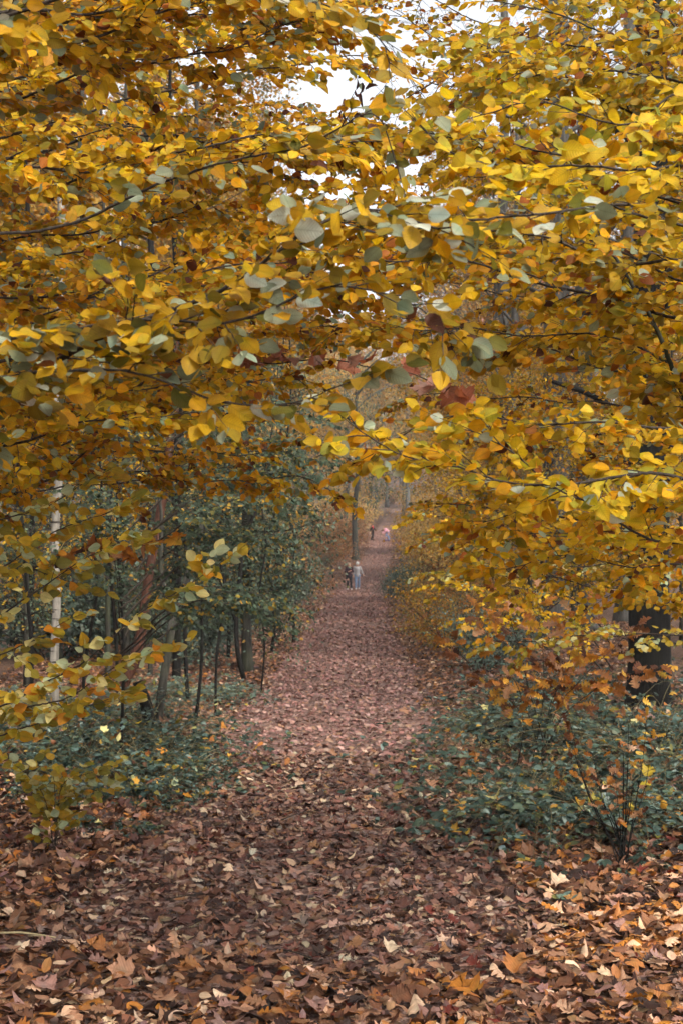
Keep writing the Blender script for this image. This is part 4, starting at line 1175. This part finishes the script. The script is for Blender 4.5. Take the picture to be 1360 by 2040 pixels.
def bramble(label, cx, cy, rx, ry, h, canes, leaf=.07, name='bramble_bush', pal='bramble', group=None, nleaf=11):
    base = Vector((cx, cy, gz(cx, cy)))
    root = thing(name, label, 'bush', base, group)
    pl = Plant(root, M_GREEN); PLANTS.append(pl)
    tb = Tubes()
    for k in range(canes):
        az = random.uniform(0, 6.28); q = random.uniform(0, .75) ** .6
        p = Vector((cx + math.cos(az) * rx * q, cy + math.sin(az) * ry * q, 0)); p.z = gz(p.x, p.y) - .02
        az2 = az + random.uniform(-1.2, 1.2)
        L = random.uniform(.35, 1.2) * h * 2.3 * (1.45 if random.random() < .12 else 1)
        d = Vector((math.cos(az2) * .5, math.sin(az2) * .5, random.uniform(.7, 1.2))).normalized()
        pts = [p]; m = 12
        for j in range(m):
            d = (d + Vector((math.cos(az2) * .09, math.sin(az2) * .09, -.17)) + rv(.07)).normalized()
            np_ = pts[-1] + d * L / m
            g0 = gz(np_.x, np_.y) + .03
            if np_.z < g0: np_.z = g0
            pts.append(np_)
        tb.add(pts, [.0045 * (1 - .6 * j / m) for j in range(m + 1)], 4, False)
        for j in range(2, m + 1):
            for s in range(2 if j % 2 else 1):
                az3 = random.uniform(0, 6.28)
                e = Vector((math.cos(az3), math.sin(az3), random.uniform(-.1, .5))).normalized()
                tip = pts[j] + e * leaf * random.uniform(.6, 1.3)
                tb.add([pts[j], tip], [.0015, .001], 3, False)
                upv = (Vector((0, -.35, 1)) + rv(.35)).normalized()
                if random.random() < .07:
                    pl.leaf(tip, e + rv(.5), upv + rv(.6), leaf * random.uniform(.9, 1.5), random.choice(('dry', 'oak', 'maple')), random.choice(('litter', 'oak', 'hornbeam')))
                else:
                    compound(pl, tip, e, upv, leaf * random.uniform(.5, 1.2), pal if random.random() < .85 else 'hazel', random.choice((3, 3, 5)))
    me = tb.mesh('canes', M_CANE); shift_mesh(me, base)
    obj('canes', me, root)
    return pl

random.seed(33)
bramble('big dark green bramble bush at the right, in front of the bare twiggy shrub', gx(1185, 13.2), 13.4, .85, .7, .78, 85, .10)
bramble('bramble bush at the right edge below the thick dark trunk', gx(1310, 15.2), 15.2, .75, .8, 1.25, 90, .095)
bramble('bramble bush between the fallen log and the dark trunk', gx(1230, 17.0), 17.4, .95, .9, 1.05, 95, .09)
bramble('low bramble spreading onto the right edge of the path', gx(1110, 14.6), 14.6, .4, .6, .32, 36, .085)
bramble('bramble clump left of the fallen log beside the path', gx(1040, 20.5), 20.5, .5, .9, .55, 55, .07)
bramble('bramble clump behind the fallen log right of the path', gx(1150, 22.5), 22.5, .9, 1.0, .9, 70, .08)
bramble('dark bramble under the forked grey tree on the left', gx(285, 18.0), 18.0, .6, .6, .7, 70, .085)
bramble('low bramble at the left border of the leaf carpet', gx(205, 15.0), 15.0, .55, .45, .42, 70, .075)
bramble('bramble clump at the left edge behind the yellow sapling', gx(90, 17), 17.0, .9, .7, .8, 100, .085)
bramble('small ivy-green bramble left of the path in the leaf litter', gx(250, 14.0), 13.3, .35, .25, .16, 18, .055)
bramble('grey-green bramble at the foot of the birch', gx(190, 20.5), 20.5, 1.0, .8, .8, 80, .075, pal='greygreen')
bramble('grey-green undergrowth beside the dark stems left of the path', gx(400, 25), 25, .6, 1.2, .5, 50, .08, pal='greygreen')

bramble('dark bramble tangle behind the yellow sapling on the left', gx(200, 16.2), 16.2, .8, .6, .7, 80, .085)
# yellow hornbeam sapling low on the left
b = Vector((gx(110, 12.2), 12.2, gz(gx(110, 12.2), 12.2)))
yp = stems_plant('yellow_sapling', 'small yellow-leaved sapling low at the left border of the leaf carpet', 'sapling', b, M_LEAF, M_TWIG,
    [([b, P(90, 1590, 12.2), P(60, 1550, 12.1), P(35, 1530, 12)], .006), ([b, P(120, 1580, 12.2), P(150, 1550, 12.1), P(200, 1530, 12)], .006), ([b, P(110, 1580, 12.2), P(105, 1545, 12.1), P(95, 1520, 12.2)], .006), ([b, P(130, 1590, 12.3), P(190, 1575, 12.2), P(215, 1560, 12.1)], .005)],
    .10, 'hornbeam', 'ovate', .10, .26)
# oak sapling with rust leaves on the right
b = Vector((gx(1080, 15.6), 15.6, gz(gx(1080, 15.6), 15.6)))
oaks = []
for (x1, y1, x2, y2, x3, y3) in ((1050, 1420, 1010, 1330, 960, 1240), (1060, 1400, 1030, 1280, 1000, 1190), (1080, 1400, 1080, 1300, 1070, 1210), (1100, 1400, 1130, 1320, 1150, 1230), (1110, 1410, 1170, 1340, 1240, 1270), (1040, 1430, 980, 1370, 910, 1300), (1090, 1430, 1110, 1370, 1130, 1320), (1120, 1430, 1190, 1370, 1290, 1330)):
    bb = b + Vector((random.uniform(-.35, .35), random.uniform(-.2, .2), 0))
    oaks.append(([bb, P(x1, y1, 15.4), P(x2, y2, 15.0 + random.uniform(-.4, .4)), P(x3, y3, 14.8 + random.uniform(-.6, .6))], .007))
stems_plant('oak_sapling', 'oak sapling with rust and orange lobed leaves above the brambles on the right', 'sapling', b, M_LEAF, M_TWIG, oaks, .16, 'oak', 'oak', .24, .30, t0=.42, dens=.6)
# bare twiggy shrub at the right
b = Vector((gx(1240, 11.7), 11.7, gz(gx(1240, 11.7), 11.7)))
tw = []
for k in range(15):
    x3 = random.uniform(1120, 1340); y3 = random.uniform(1420, 1580)
    tw.append(([b + rv(.05), P(1240 + (x3 - 1240) * .35, 1650, 11.7), P(1240 + (x3 - 1240) * .75, (1650 + y3) / 2, 11.6 + random.uniform(-.2, .2)), P(x3, y3, 11.6 + random.uniform(-.3, .3))], .006))
stems_plant('twiggy_shrub', 'nearly bare twiggy shrub with a few rust leaves at the right foreground', 'shrub', b, M_LEAF, M_BARKD, tw, .085, 'oak', 'oak', .55, .16, t0=.45, dens=.28)

# dry grass stalks in the undergrowth
def grass(label, spots, n, h):
    tb = Tubes()
    for k in range(n):
        cx, cy, r = random.choice(spots)
        x = cx + random.gauss(0, r); y = cy + random.gauss(0, r)
        if abs(x - path_x(y)) < path_half(y) * .95: continue
        p = Vector((x, y, gz(x, y) - .01)); d = Vector((random.gauss(0, .5), random.gauss(0, .5), 1)).normalized(); pts = [p]
        L = h * random.uniform(.4, 1.2)
        for j in range(5):
            d = (d + Vector((d.x * .25, d.y * .25, -.14))).normalized(); pts.append(pts[-1] + d * L / 5)
        tb.add(pts, [.0028, .0026, .0022, .0018, .0013, .0006], 3, False)
    o = obj('dry_grass', tb.mesh('dry_grass', M_STALK))
    return tag(o, label, 'grass', None, 'stuff')
grass('dry straw-coloured grass stalks among the right-hand brambles', [(gx(1000, 14.5), 14.5, .4), (gx(1180, 14), 14, .5), (gx(1240, 16), 16, .6), (gx(1010, 18), 18, .6)], 420, .6)
grass('dry straw-coloured grass stalks under the trees on the left', [(gx(180, 17), 17, .6), (gx(280, 16.5), 16.5, .5), (gx(60, 19), 19, .6), (gx(360, 20), 20, .7)], 520, .6)

def fallen_stick(label, p, q, r, mat=None):
    a = Vector((p[0], p[1], gz(*p) + .075)); b_ = Vector((q[0], q[1], gz(*q) + .08))
    o = thing('fallen_twig', label, 'twig', a, 'twigs on the leaf carpet')
    m_ = a.lerp(b_, .5) + Vector((random.uniform(-.03, .03), random.uniform(-.03, .03), .02))
    trunk(o, [a, m_, b_], [r, r * .85, r * .5], mat or M_TWIG, 6, 'stem')
    s0 = a.lerp(b_, .6)
    trunk(o, [s0, s0 + (b_ - a) * .2 + Vector((.03, -.05, .02)), s0 + (b_ - a) * .3 + Vector((.06, -.12, .01))], [r * .5, r * .4, r * .2], mat or M_TWIG, 5, 'side_twig')
fallen_stick('ochre stick lying in the leaves at the lower left edge', (gx(-30, 9.4), 9.45), (gx(112, 9.4), 9.4), .009, M_STALK)
for k, (px, d, L, an_, lb) in enumerate(((330, 10.5, .4, .4, 'thin dark twig lying left of centre in the near leaves'), (620, 9.0, .35, 2.6, 'thin dark twig lying near the bottom centre'), (980, 10.2, .5, .2, 'thin dark twig lying in front of the big bramble'), (560, 13.5, .5, 1.0, 'thin dark twig on the path beyond the near leaves'), (1180, 8.8, .3, 2.9, 'short dark twig at the lower right'))):
    x0 = gx(px, d)
    fallen_stick(lb, (x0, d), (x0 + math.cos(an_) * L, d + math.sin(an_) * L), .005)

# ------------------------------------------------------------------ hand out the leaves: the largest visible ones as objects, the rest as foliage
def give_leaves():
    data = []
    for pl in PLANTS:
        pos = np.array([tuple(p) for p in pl.pos]); D = np.array([tuple(d) for d in pl.d]); N = np.array([tuple(d) for d in pl.n]); S = np.array(pl.size)
        cen = pos + D / np.linalg.norm(D, axis=1, keepdims=True) * S[:, None] * .5
        y = np.maximum(cen[:, 1], .2)
        px = 680 + cen[:, 0] / y * F; py = HZ - (cen[:, 2] - CAMZ) / y * F
        data.append([pl, pos, D, N, S, px, py, y, S / y * F])
    Z = np.full((2040 // 8 + 2, 1360 // 8 + 2), 1e9)
    for pl, pos, D, N, S, px, py, y, s in data:
        for ox in (-.25, 0, .25):
            for oy in (-.25, 0, .25):
                cx = ((px + ox * s) / 8).astype(int); cy = ((py + oy * s) / 8).astype(int)
                ok = (cx >= 0) & (cx < Z.shape[1]) & (cy >= 0) & (cy < Z.shape[0])
                np.minimum.at(Z, (cy[ok], cx[ok]), y[ok])
    total = 0
    for pl, pos, D, N, S, px, py, y, s in data:
        n = len(pos)
        cx = np.clip((px / 8).astype(int), 0, Z.shape[1] - 1); cy = np.clip((py / 8).astype(int), 0, Z.shape[0] - 1)
        infr = (px > 5) & (px < 1355) & (py > 5) & (py < 2035)
        vis = infr & (y <= Z[cy, cx] + .04)
        pals = np.array(pl.pal); kinds = np.array(pl.kind)
        pidx = np.zeros(n, int); rgb = np.zeros((n, 3))
        for q in np.unique(pals):
            m = np.where(pals == q)[0]
            pidx[m] = pal_pick(q, len(m)); rgb[m] = pal_rgb(q, pidx[m])
        cand = np.where(vis & (s > 11))[0]
        cand = cand[np.argsort(-s[cand])][:300]
        pick = np.zeros(n, bool); pick[cand] = True
        if len(cand):
            Bm = frames(D[cand], N[cand])
        loc = pl.root.location
        for q, i in enumerate(cand):
            fam = str(kinds[i])
            me = bank_leaf(fam, int(RNG.integers(0, len(TPL[fam]))), PAL[pals[i]][pidx[i]][0], pl.mat)
            o = obj('leaf', me, pl.root)
            o.matrix_basis = Matrix.Translation(Vector(pos[i]) - loc) @ Matrix(Bm[q].tolist()).to_4x4() @ Matrix.Scale(float(S[i]), 4)
        rest = np.where(~pick)[0]
        off = (px[rest] < -250) | (px[rest] > 1610) | (py[rest] < -250)
        low = (s[rest] < 15) | off
        me = leaf_mesh('foliage', pos[rest] - np.array(tuple(loc)), D[rest], N[rest], S[rest], kinds[rest], rgb[rest], pl.mat, low)
        tag(obj('foliage', me, pl.root), None, None, None, 'stuff')
        total += n
    print('close leaves', total)
give_leaves()

# ================================================================== PEOPLE
def caps_mesh(name, chains, mat, voxel, blobs=()):
    """one continuous surface: tapered limbs and rounded masses fused by a voxel remesh"""
    bm = bmesh.new()
    def ball(c, r):
        m = Matrix.Translation(c) @ (Matrix.Diagonal((*r, 1)) if isinstance(r, tuple) else Matrix.Scale(r, 4))
        bmesh.ops.create_icosphere(bm, subdivisions=2, radius=1.0, matrix=m)
    for ch in chains:
        tb = Tubes()
        pts = [Vector(p) for p, r in ch]; rad = [r for p, r in ch]
        tb.add(pts, rad, 10, True)
        vs_ = [bm.verts.new(v) for v in tb.v]
        for f in tb.f:
            try: bm.faces.new([vs_[i] for i in f])
            except ValueError: pass
        for p, r in zip(pts, rad): ball(p, r)
    for c, r in blobs: ball(Vector(c), r)
    me = bpy.data.meshes.new(name); bm.to_mesh(me); bm.free()
    o = bpy.data.objects.new('tmp', me); COL.objects.link(o)
    md = o.modifiers.new('r', 'REMESH'); md.mode = 'VOXEL'; md.voxel_size = voxel; md.use_smooth_shade = True
    sm = o.modifiers.new('s', 'SMOOTH'); sm.iterations = 2; sm.factor = .4
    dg = bpy.context.evaluated_depsgraph_get()
    me2 = bpy.data.meshes.new_from_object(o.evaluated_get(dg))
    me2.name = name
    bpy.data.objects.remove(o); bpy.data.meshes.remove(me)
    me2.materials.clear(); me2.materials.append(mat)
    return me2

M_SKIN = cloth_material('skin', (206, 160, 136), .6)
def person(name, label, x, y, J, colours, height=1.68, rz=0.0, hat=None, hair=None, scarf=None, bag=None):
    """J: joints in a 1.7 m figure facing -Y; left/right as the camera sees them"""
    s = height / 1.7
    z = gz(x, y) + .03
    root = thing(name, label, 'person', (x, y, z)); root.rotation_euler = (0, 0, rz); root.scale = (s, s, s)
    V_ = lambda k: Vector(J[k])
    neck, head = V_('neck'), V_('head')
    up = (head - neck).normalized(); fwd = Vector(J.get('face', (0, -1, 0))).normalized()
    sd = fwd.cross(up).normalized()
    ch = [[(V_('pelvis'), .13), (V_('waist'), .125), (V_('chest'), .15), (neck - up * .04, .075)], [(neck - up * .04, .06), (neck, .052), (head - up * .06, .055)]]
    for q in 'lr':
        ch.append([(V_('chest').lerp(V_('sh' + q), .6) , .08), (V_('sh' + q), .062), (V_('el' + q), .043), (V_('wr' + q), .028)])
        ch.append([(V_('hip' + q), .092), (V_('kn' + q), .058), (V_('an' + q), .04)])
        ch.append([(V_('an' + q), .042), (V_('an' + q) + Vector((0, -.09, -.05)), .036), (V_('an' + q) + Vector((0, -.17, -.06)), .028)])
        hd = (V_('wr' + q) - V_('el' + q)).normalized()
        lat = hd.cross(fwd).normalized() if hd.cross(fwd).length > .1 else sd
        ch.append([(V_('wr' + q), .026), (V_('wr' + q) + hd * .05, .032), (V_('wr' + q) + hd * .085, .03)])
        for k in range(4):
            r0 = V_('wr' + q) + hd * .08 + lat * (.026 * (k - 1.5) * .7)
            m_ = r0 + hd * (.04 + .008 * (k in (1, 2))) + fwd * .008
            ch.append([(r0, .0095), (m_, .009), (m_ + hd * .025 + fwd * .022, .008)])
        t0 = V_('wr' + q) + hd * .03 + lat * .026
        ch.append([(t0, .011), (t0 + hd * .03 + lat * .02, .010), (t0 + hd * .055 + lat * .022 + fwd * .01, .009)])
    bl = [(head, (.077, .093, .112)), (head + fwd * .03 - up * .055, .055), (head + fwd * .098 - up * .012, .015), (head + fwd * .088 - up * .055, .016), (head + sd * .078 - up * .01, .02), (head - sd * .078 - up * .01, .02), (head + fwd * .082 + up * .018 + sd * .033, .012), (head + fwd * .082 + up * .018 - sd * .033, .012)]
    obj('body', caps_mesh('body', ch, M_SKIN, .0095, bl), root)
    top, trous, shoe = colours
    j = [[(V_('pelvis') + Vector((0, 0, -.05 if J.get('upright', True) else 0)), .165), (V_('waist'), .155), (V_('chest'), .178), (neck - up * .06, .09)]]
    for q in 'lr':
        j.append([(V_('chest').lerp(V_('sh' + q), .6), .1), (V_('sh' + q), .085), (V_('el' + q), .066), (V_('wr' + q).lerp(V_('el' + q), .08), .048)])
    obj('jacket', caps_mesh('jacket', j, cloth_material('jacket_cloth', top), .02), root)
    t = []
    for q in 'lr':
        t.append([(V_('pelvis').lerp(V_('hip' + q), .5), .13), (V_('hip' + q), .115), (V_('kn' + q), .082), (V_('an' + q) + Vector((0, 0, .02)), .064)])
    obj('trousers', caps_mesh('trousers', t, cloth_material('trouser_cloth', trous), .018), root)
    for q in 'lr':
        a = V_('an' + q)
        obj('shoe', caps_mesh('shoe', [[(a + Vector((0, .05, -.04)), .047), (a + Vector((0, -.06, -.045)), .048), (a + Vector((0, -.17, -.055)), .04)]], cloth_material('shoe_leather', shoe, .6), .014), root)
    if hat:
        obj('hat', caps_mesh('hat', [[(head + up * .05, .112), (head + up * .10, .09)]], cloth_material('hat_knit', hat), .014, [(head + up * .035, (.108, .118, .06))]), root)
    if hair:
        obj('hair', caps_mesh('hair', [[(head + up * .05 - fwd * .02, .1), (head - fwd * .05 - up * .02, .085)]], cloth_material('hair', hair), .014), root)
    if scarf:
        obj('scarf', caps_mesh('scarf', [[(neck - sd * .07, .05), (neck + fwd * .06, .055), (neck + sd * .07, .05)], [(neck + fwd * .08, .05), (V_('chest') + fwd * .17, .04)]], cloth_material('scarf_wool', scarf), .014), root)
    return root

STAND = dict(pelvis=(0, 0, .95), waist=(0, 0, 1.1), chest=(0, 0, 1.28), neck=(0, -.01, 1.47), head=(0, -.03, 1.595), shl=(-.17, 0, 1.40), shr=(.17, 0, 1.40), hipl=(-.09, 0, .9), hipr=(.09, 0, .9))
J1 = dict(STAND, ell=(-.25, -.02, 1.15), wrl=(-.10, -.24, 1.17), elr=(.25, -.02, 1.15), wrr=(.09, -.25, 1.19), knl=(-.09, -.03, .50), anl=(-.10, .04, .1), knr=(.10, -.12, .51), anr=(.11, -.18, .1))
J2 = dict(STAND, ell=(-.22, .04, 1.14), wrl=(-.24, -.05, .92), elr=(.27, .06, 1.15), wrr=(.36, -.04, .97), knl=(-.09, -.13, .51), anl=(-.08, -.18, .1), knr=(.09, .0, .5), anr=(.09, .1, .1))
dC = 88.0
person('person', 'walker in dark plum top and black trousers with white shoes, hands held at the chest', gx(695, dC), dC, J1, ((58, 34, 44), (34, 32, 36), (224, 220, 216)), 1.66, R(6), hair=(170, 150, 128))
person('person', 'walker in pale grey jacket, white hat and light blue jeans beside the dark-clad one', gx(711.5, dC), dC + .3, J2, ((172, 168, 168), (120, 138, 164), (205, 202, 198)), 1.66, R(-4), hat=(208, 206, 202))
bag = thing('shoulder_bag', 'small black bag hanging at the hip of the dark-clad walker', 'bag', (gx(690, dC), dC - .05, gz(gx(690, dC), dC) + .85))
obj('pouch', caps_mesh('pouch', [[((-.02, 0, -.1), .07), ((.06, 0, -.1), .07)], [((-.02, 0, .06), .06), ((.06, 0, .06), .06)]], cloth_material('bag_leather', (30, 28, 30)), .016), bag)
obj('strap', caps_mesh('strap', [[((.02, 0, .1), .014), ((.1, -.12, .4), .014), ((.24, -.1, .56), .014)]], bpy.data.materials['bag_leather'], .01), bag)
dF = 147.0
J3 = dict(STAND, ell=(-.24, .1, 1.15), wrl=(-.22, -.02, .95), elr=(.26, -.08, 1.16), wrr=(.22, -.3, 1.08), knl=(-.09, -.2, .53), anl=(-.09, -.28, .12), knr=(.09, .08, .5), anr=(.09, .3, .16))
person('person', 'far walker in black with a red scarf at the top of the path', gx(741, dF), dF, J3, ((24, 22, 24), (26, 24, 26), (40, 36, 34)), 1.68, R(35), hair=(36, 28, 24), scarf=(214, 60, 66))
J4 = dict(pelvis=(0, .12, .95), waist=(0, .02, 1.05), chest=(0, -.16, 1.16), neck=(0, -.36, 1.2), head=(0, -.48, 1.14), shl=(-.17, -.24, 1.2), shr=(.17, -.24, 1.2), hipl=(-.09, .1, .9), hipr=(.09, .1, .9),
          ell=(-.22, -.36, .98), wrl=(-.12, -.46, .78), elr=(.22, -.36, .98), wrr=(.12, -.46, .78), knl=(-.1, -.04, .5), anl=(-.1, .0, .1), knr=(.1, .1, .5), anr=(.1, .2, .1), face=(0, -.9, -.5), upright=False)
person('person', 'far walker in a pale pink jacket and jeans bending forward on the path', gx(770, dF), dF, J4, ((240, 172, 196), (140, 166, 212), (60, 54, 120)), 1.66, R(-60), hair=(96, 70, 54))

# ================================================================== HAZE
def haze():
    bm = bmesh.new()
    bmesh.ops.create_cube(bm, size=1.0)
    me = bpy.data.meshes.new('haze'); bm.to_mesh(me); bm.free()
    m = bpy.data.materials.new('thin_haze'); m.use_nodes = True
    n = m.node_tree; n.nodes.clear()
    out = n.nodes.new('ShaderNodeOutputMaterial'); v = n.nodes.new('ShaderNodeVolumePrincipled')
    v.inputs['Color'].default_value = (.93, .95, 1, 1); v.inputs['Density'].default_value = HAZE
    n.links.new(v.outputs[0], out.inputs['Volume'])
    me.materials.append(m)
    o = obj('haze', me)
    o.scale = (420, 660, 56); o.location = (0, 300, 26.5)
    tag(o, 'thin pale autumn haze between the trees', None, None, 'stuff')
HAZE = 0.0005
if HAZE > 0: haze()
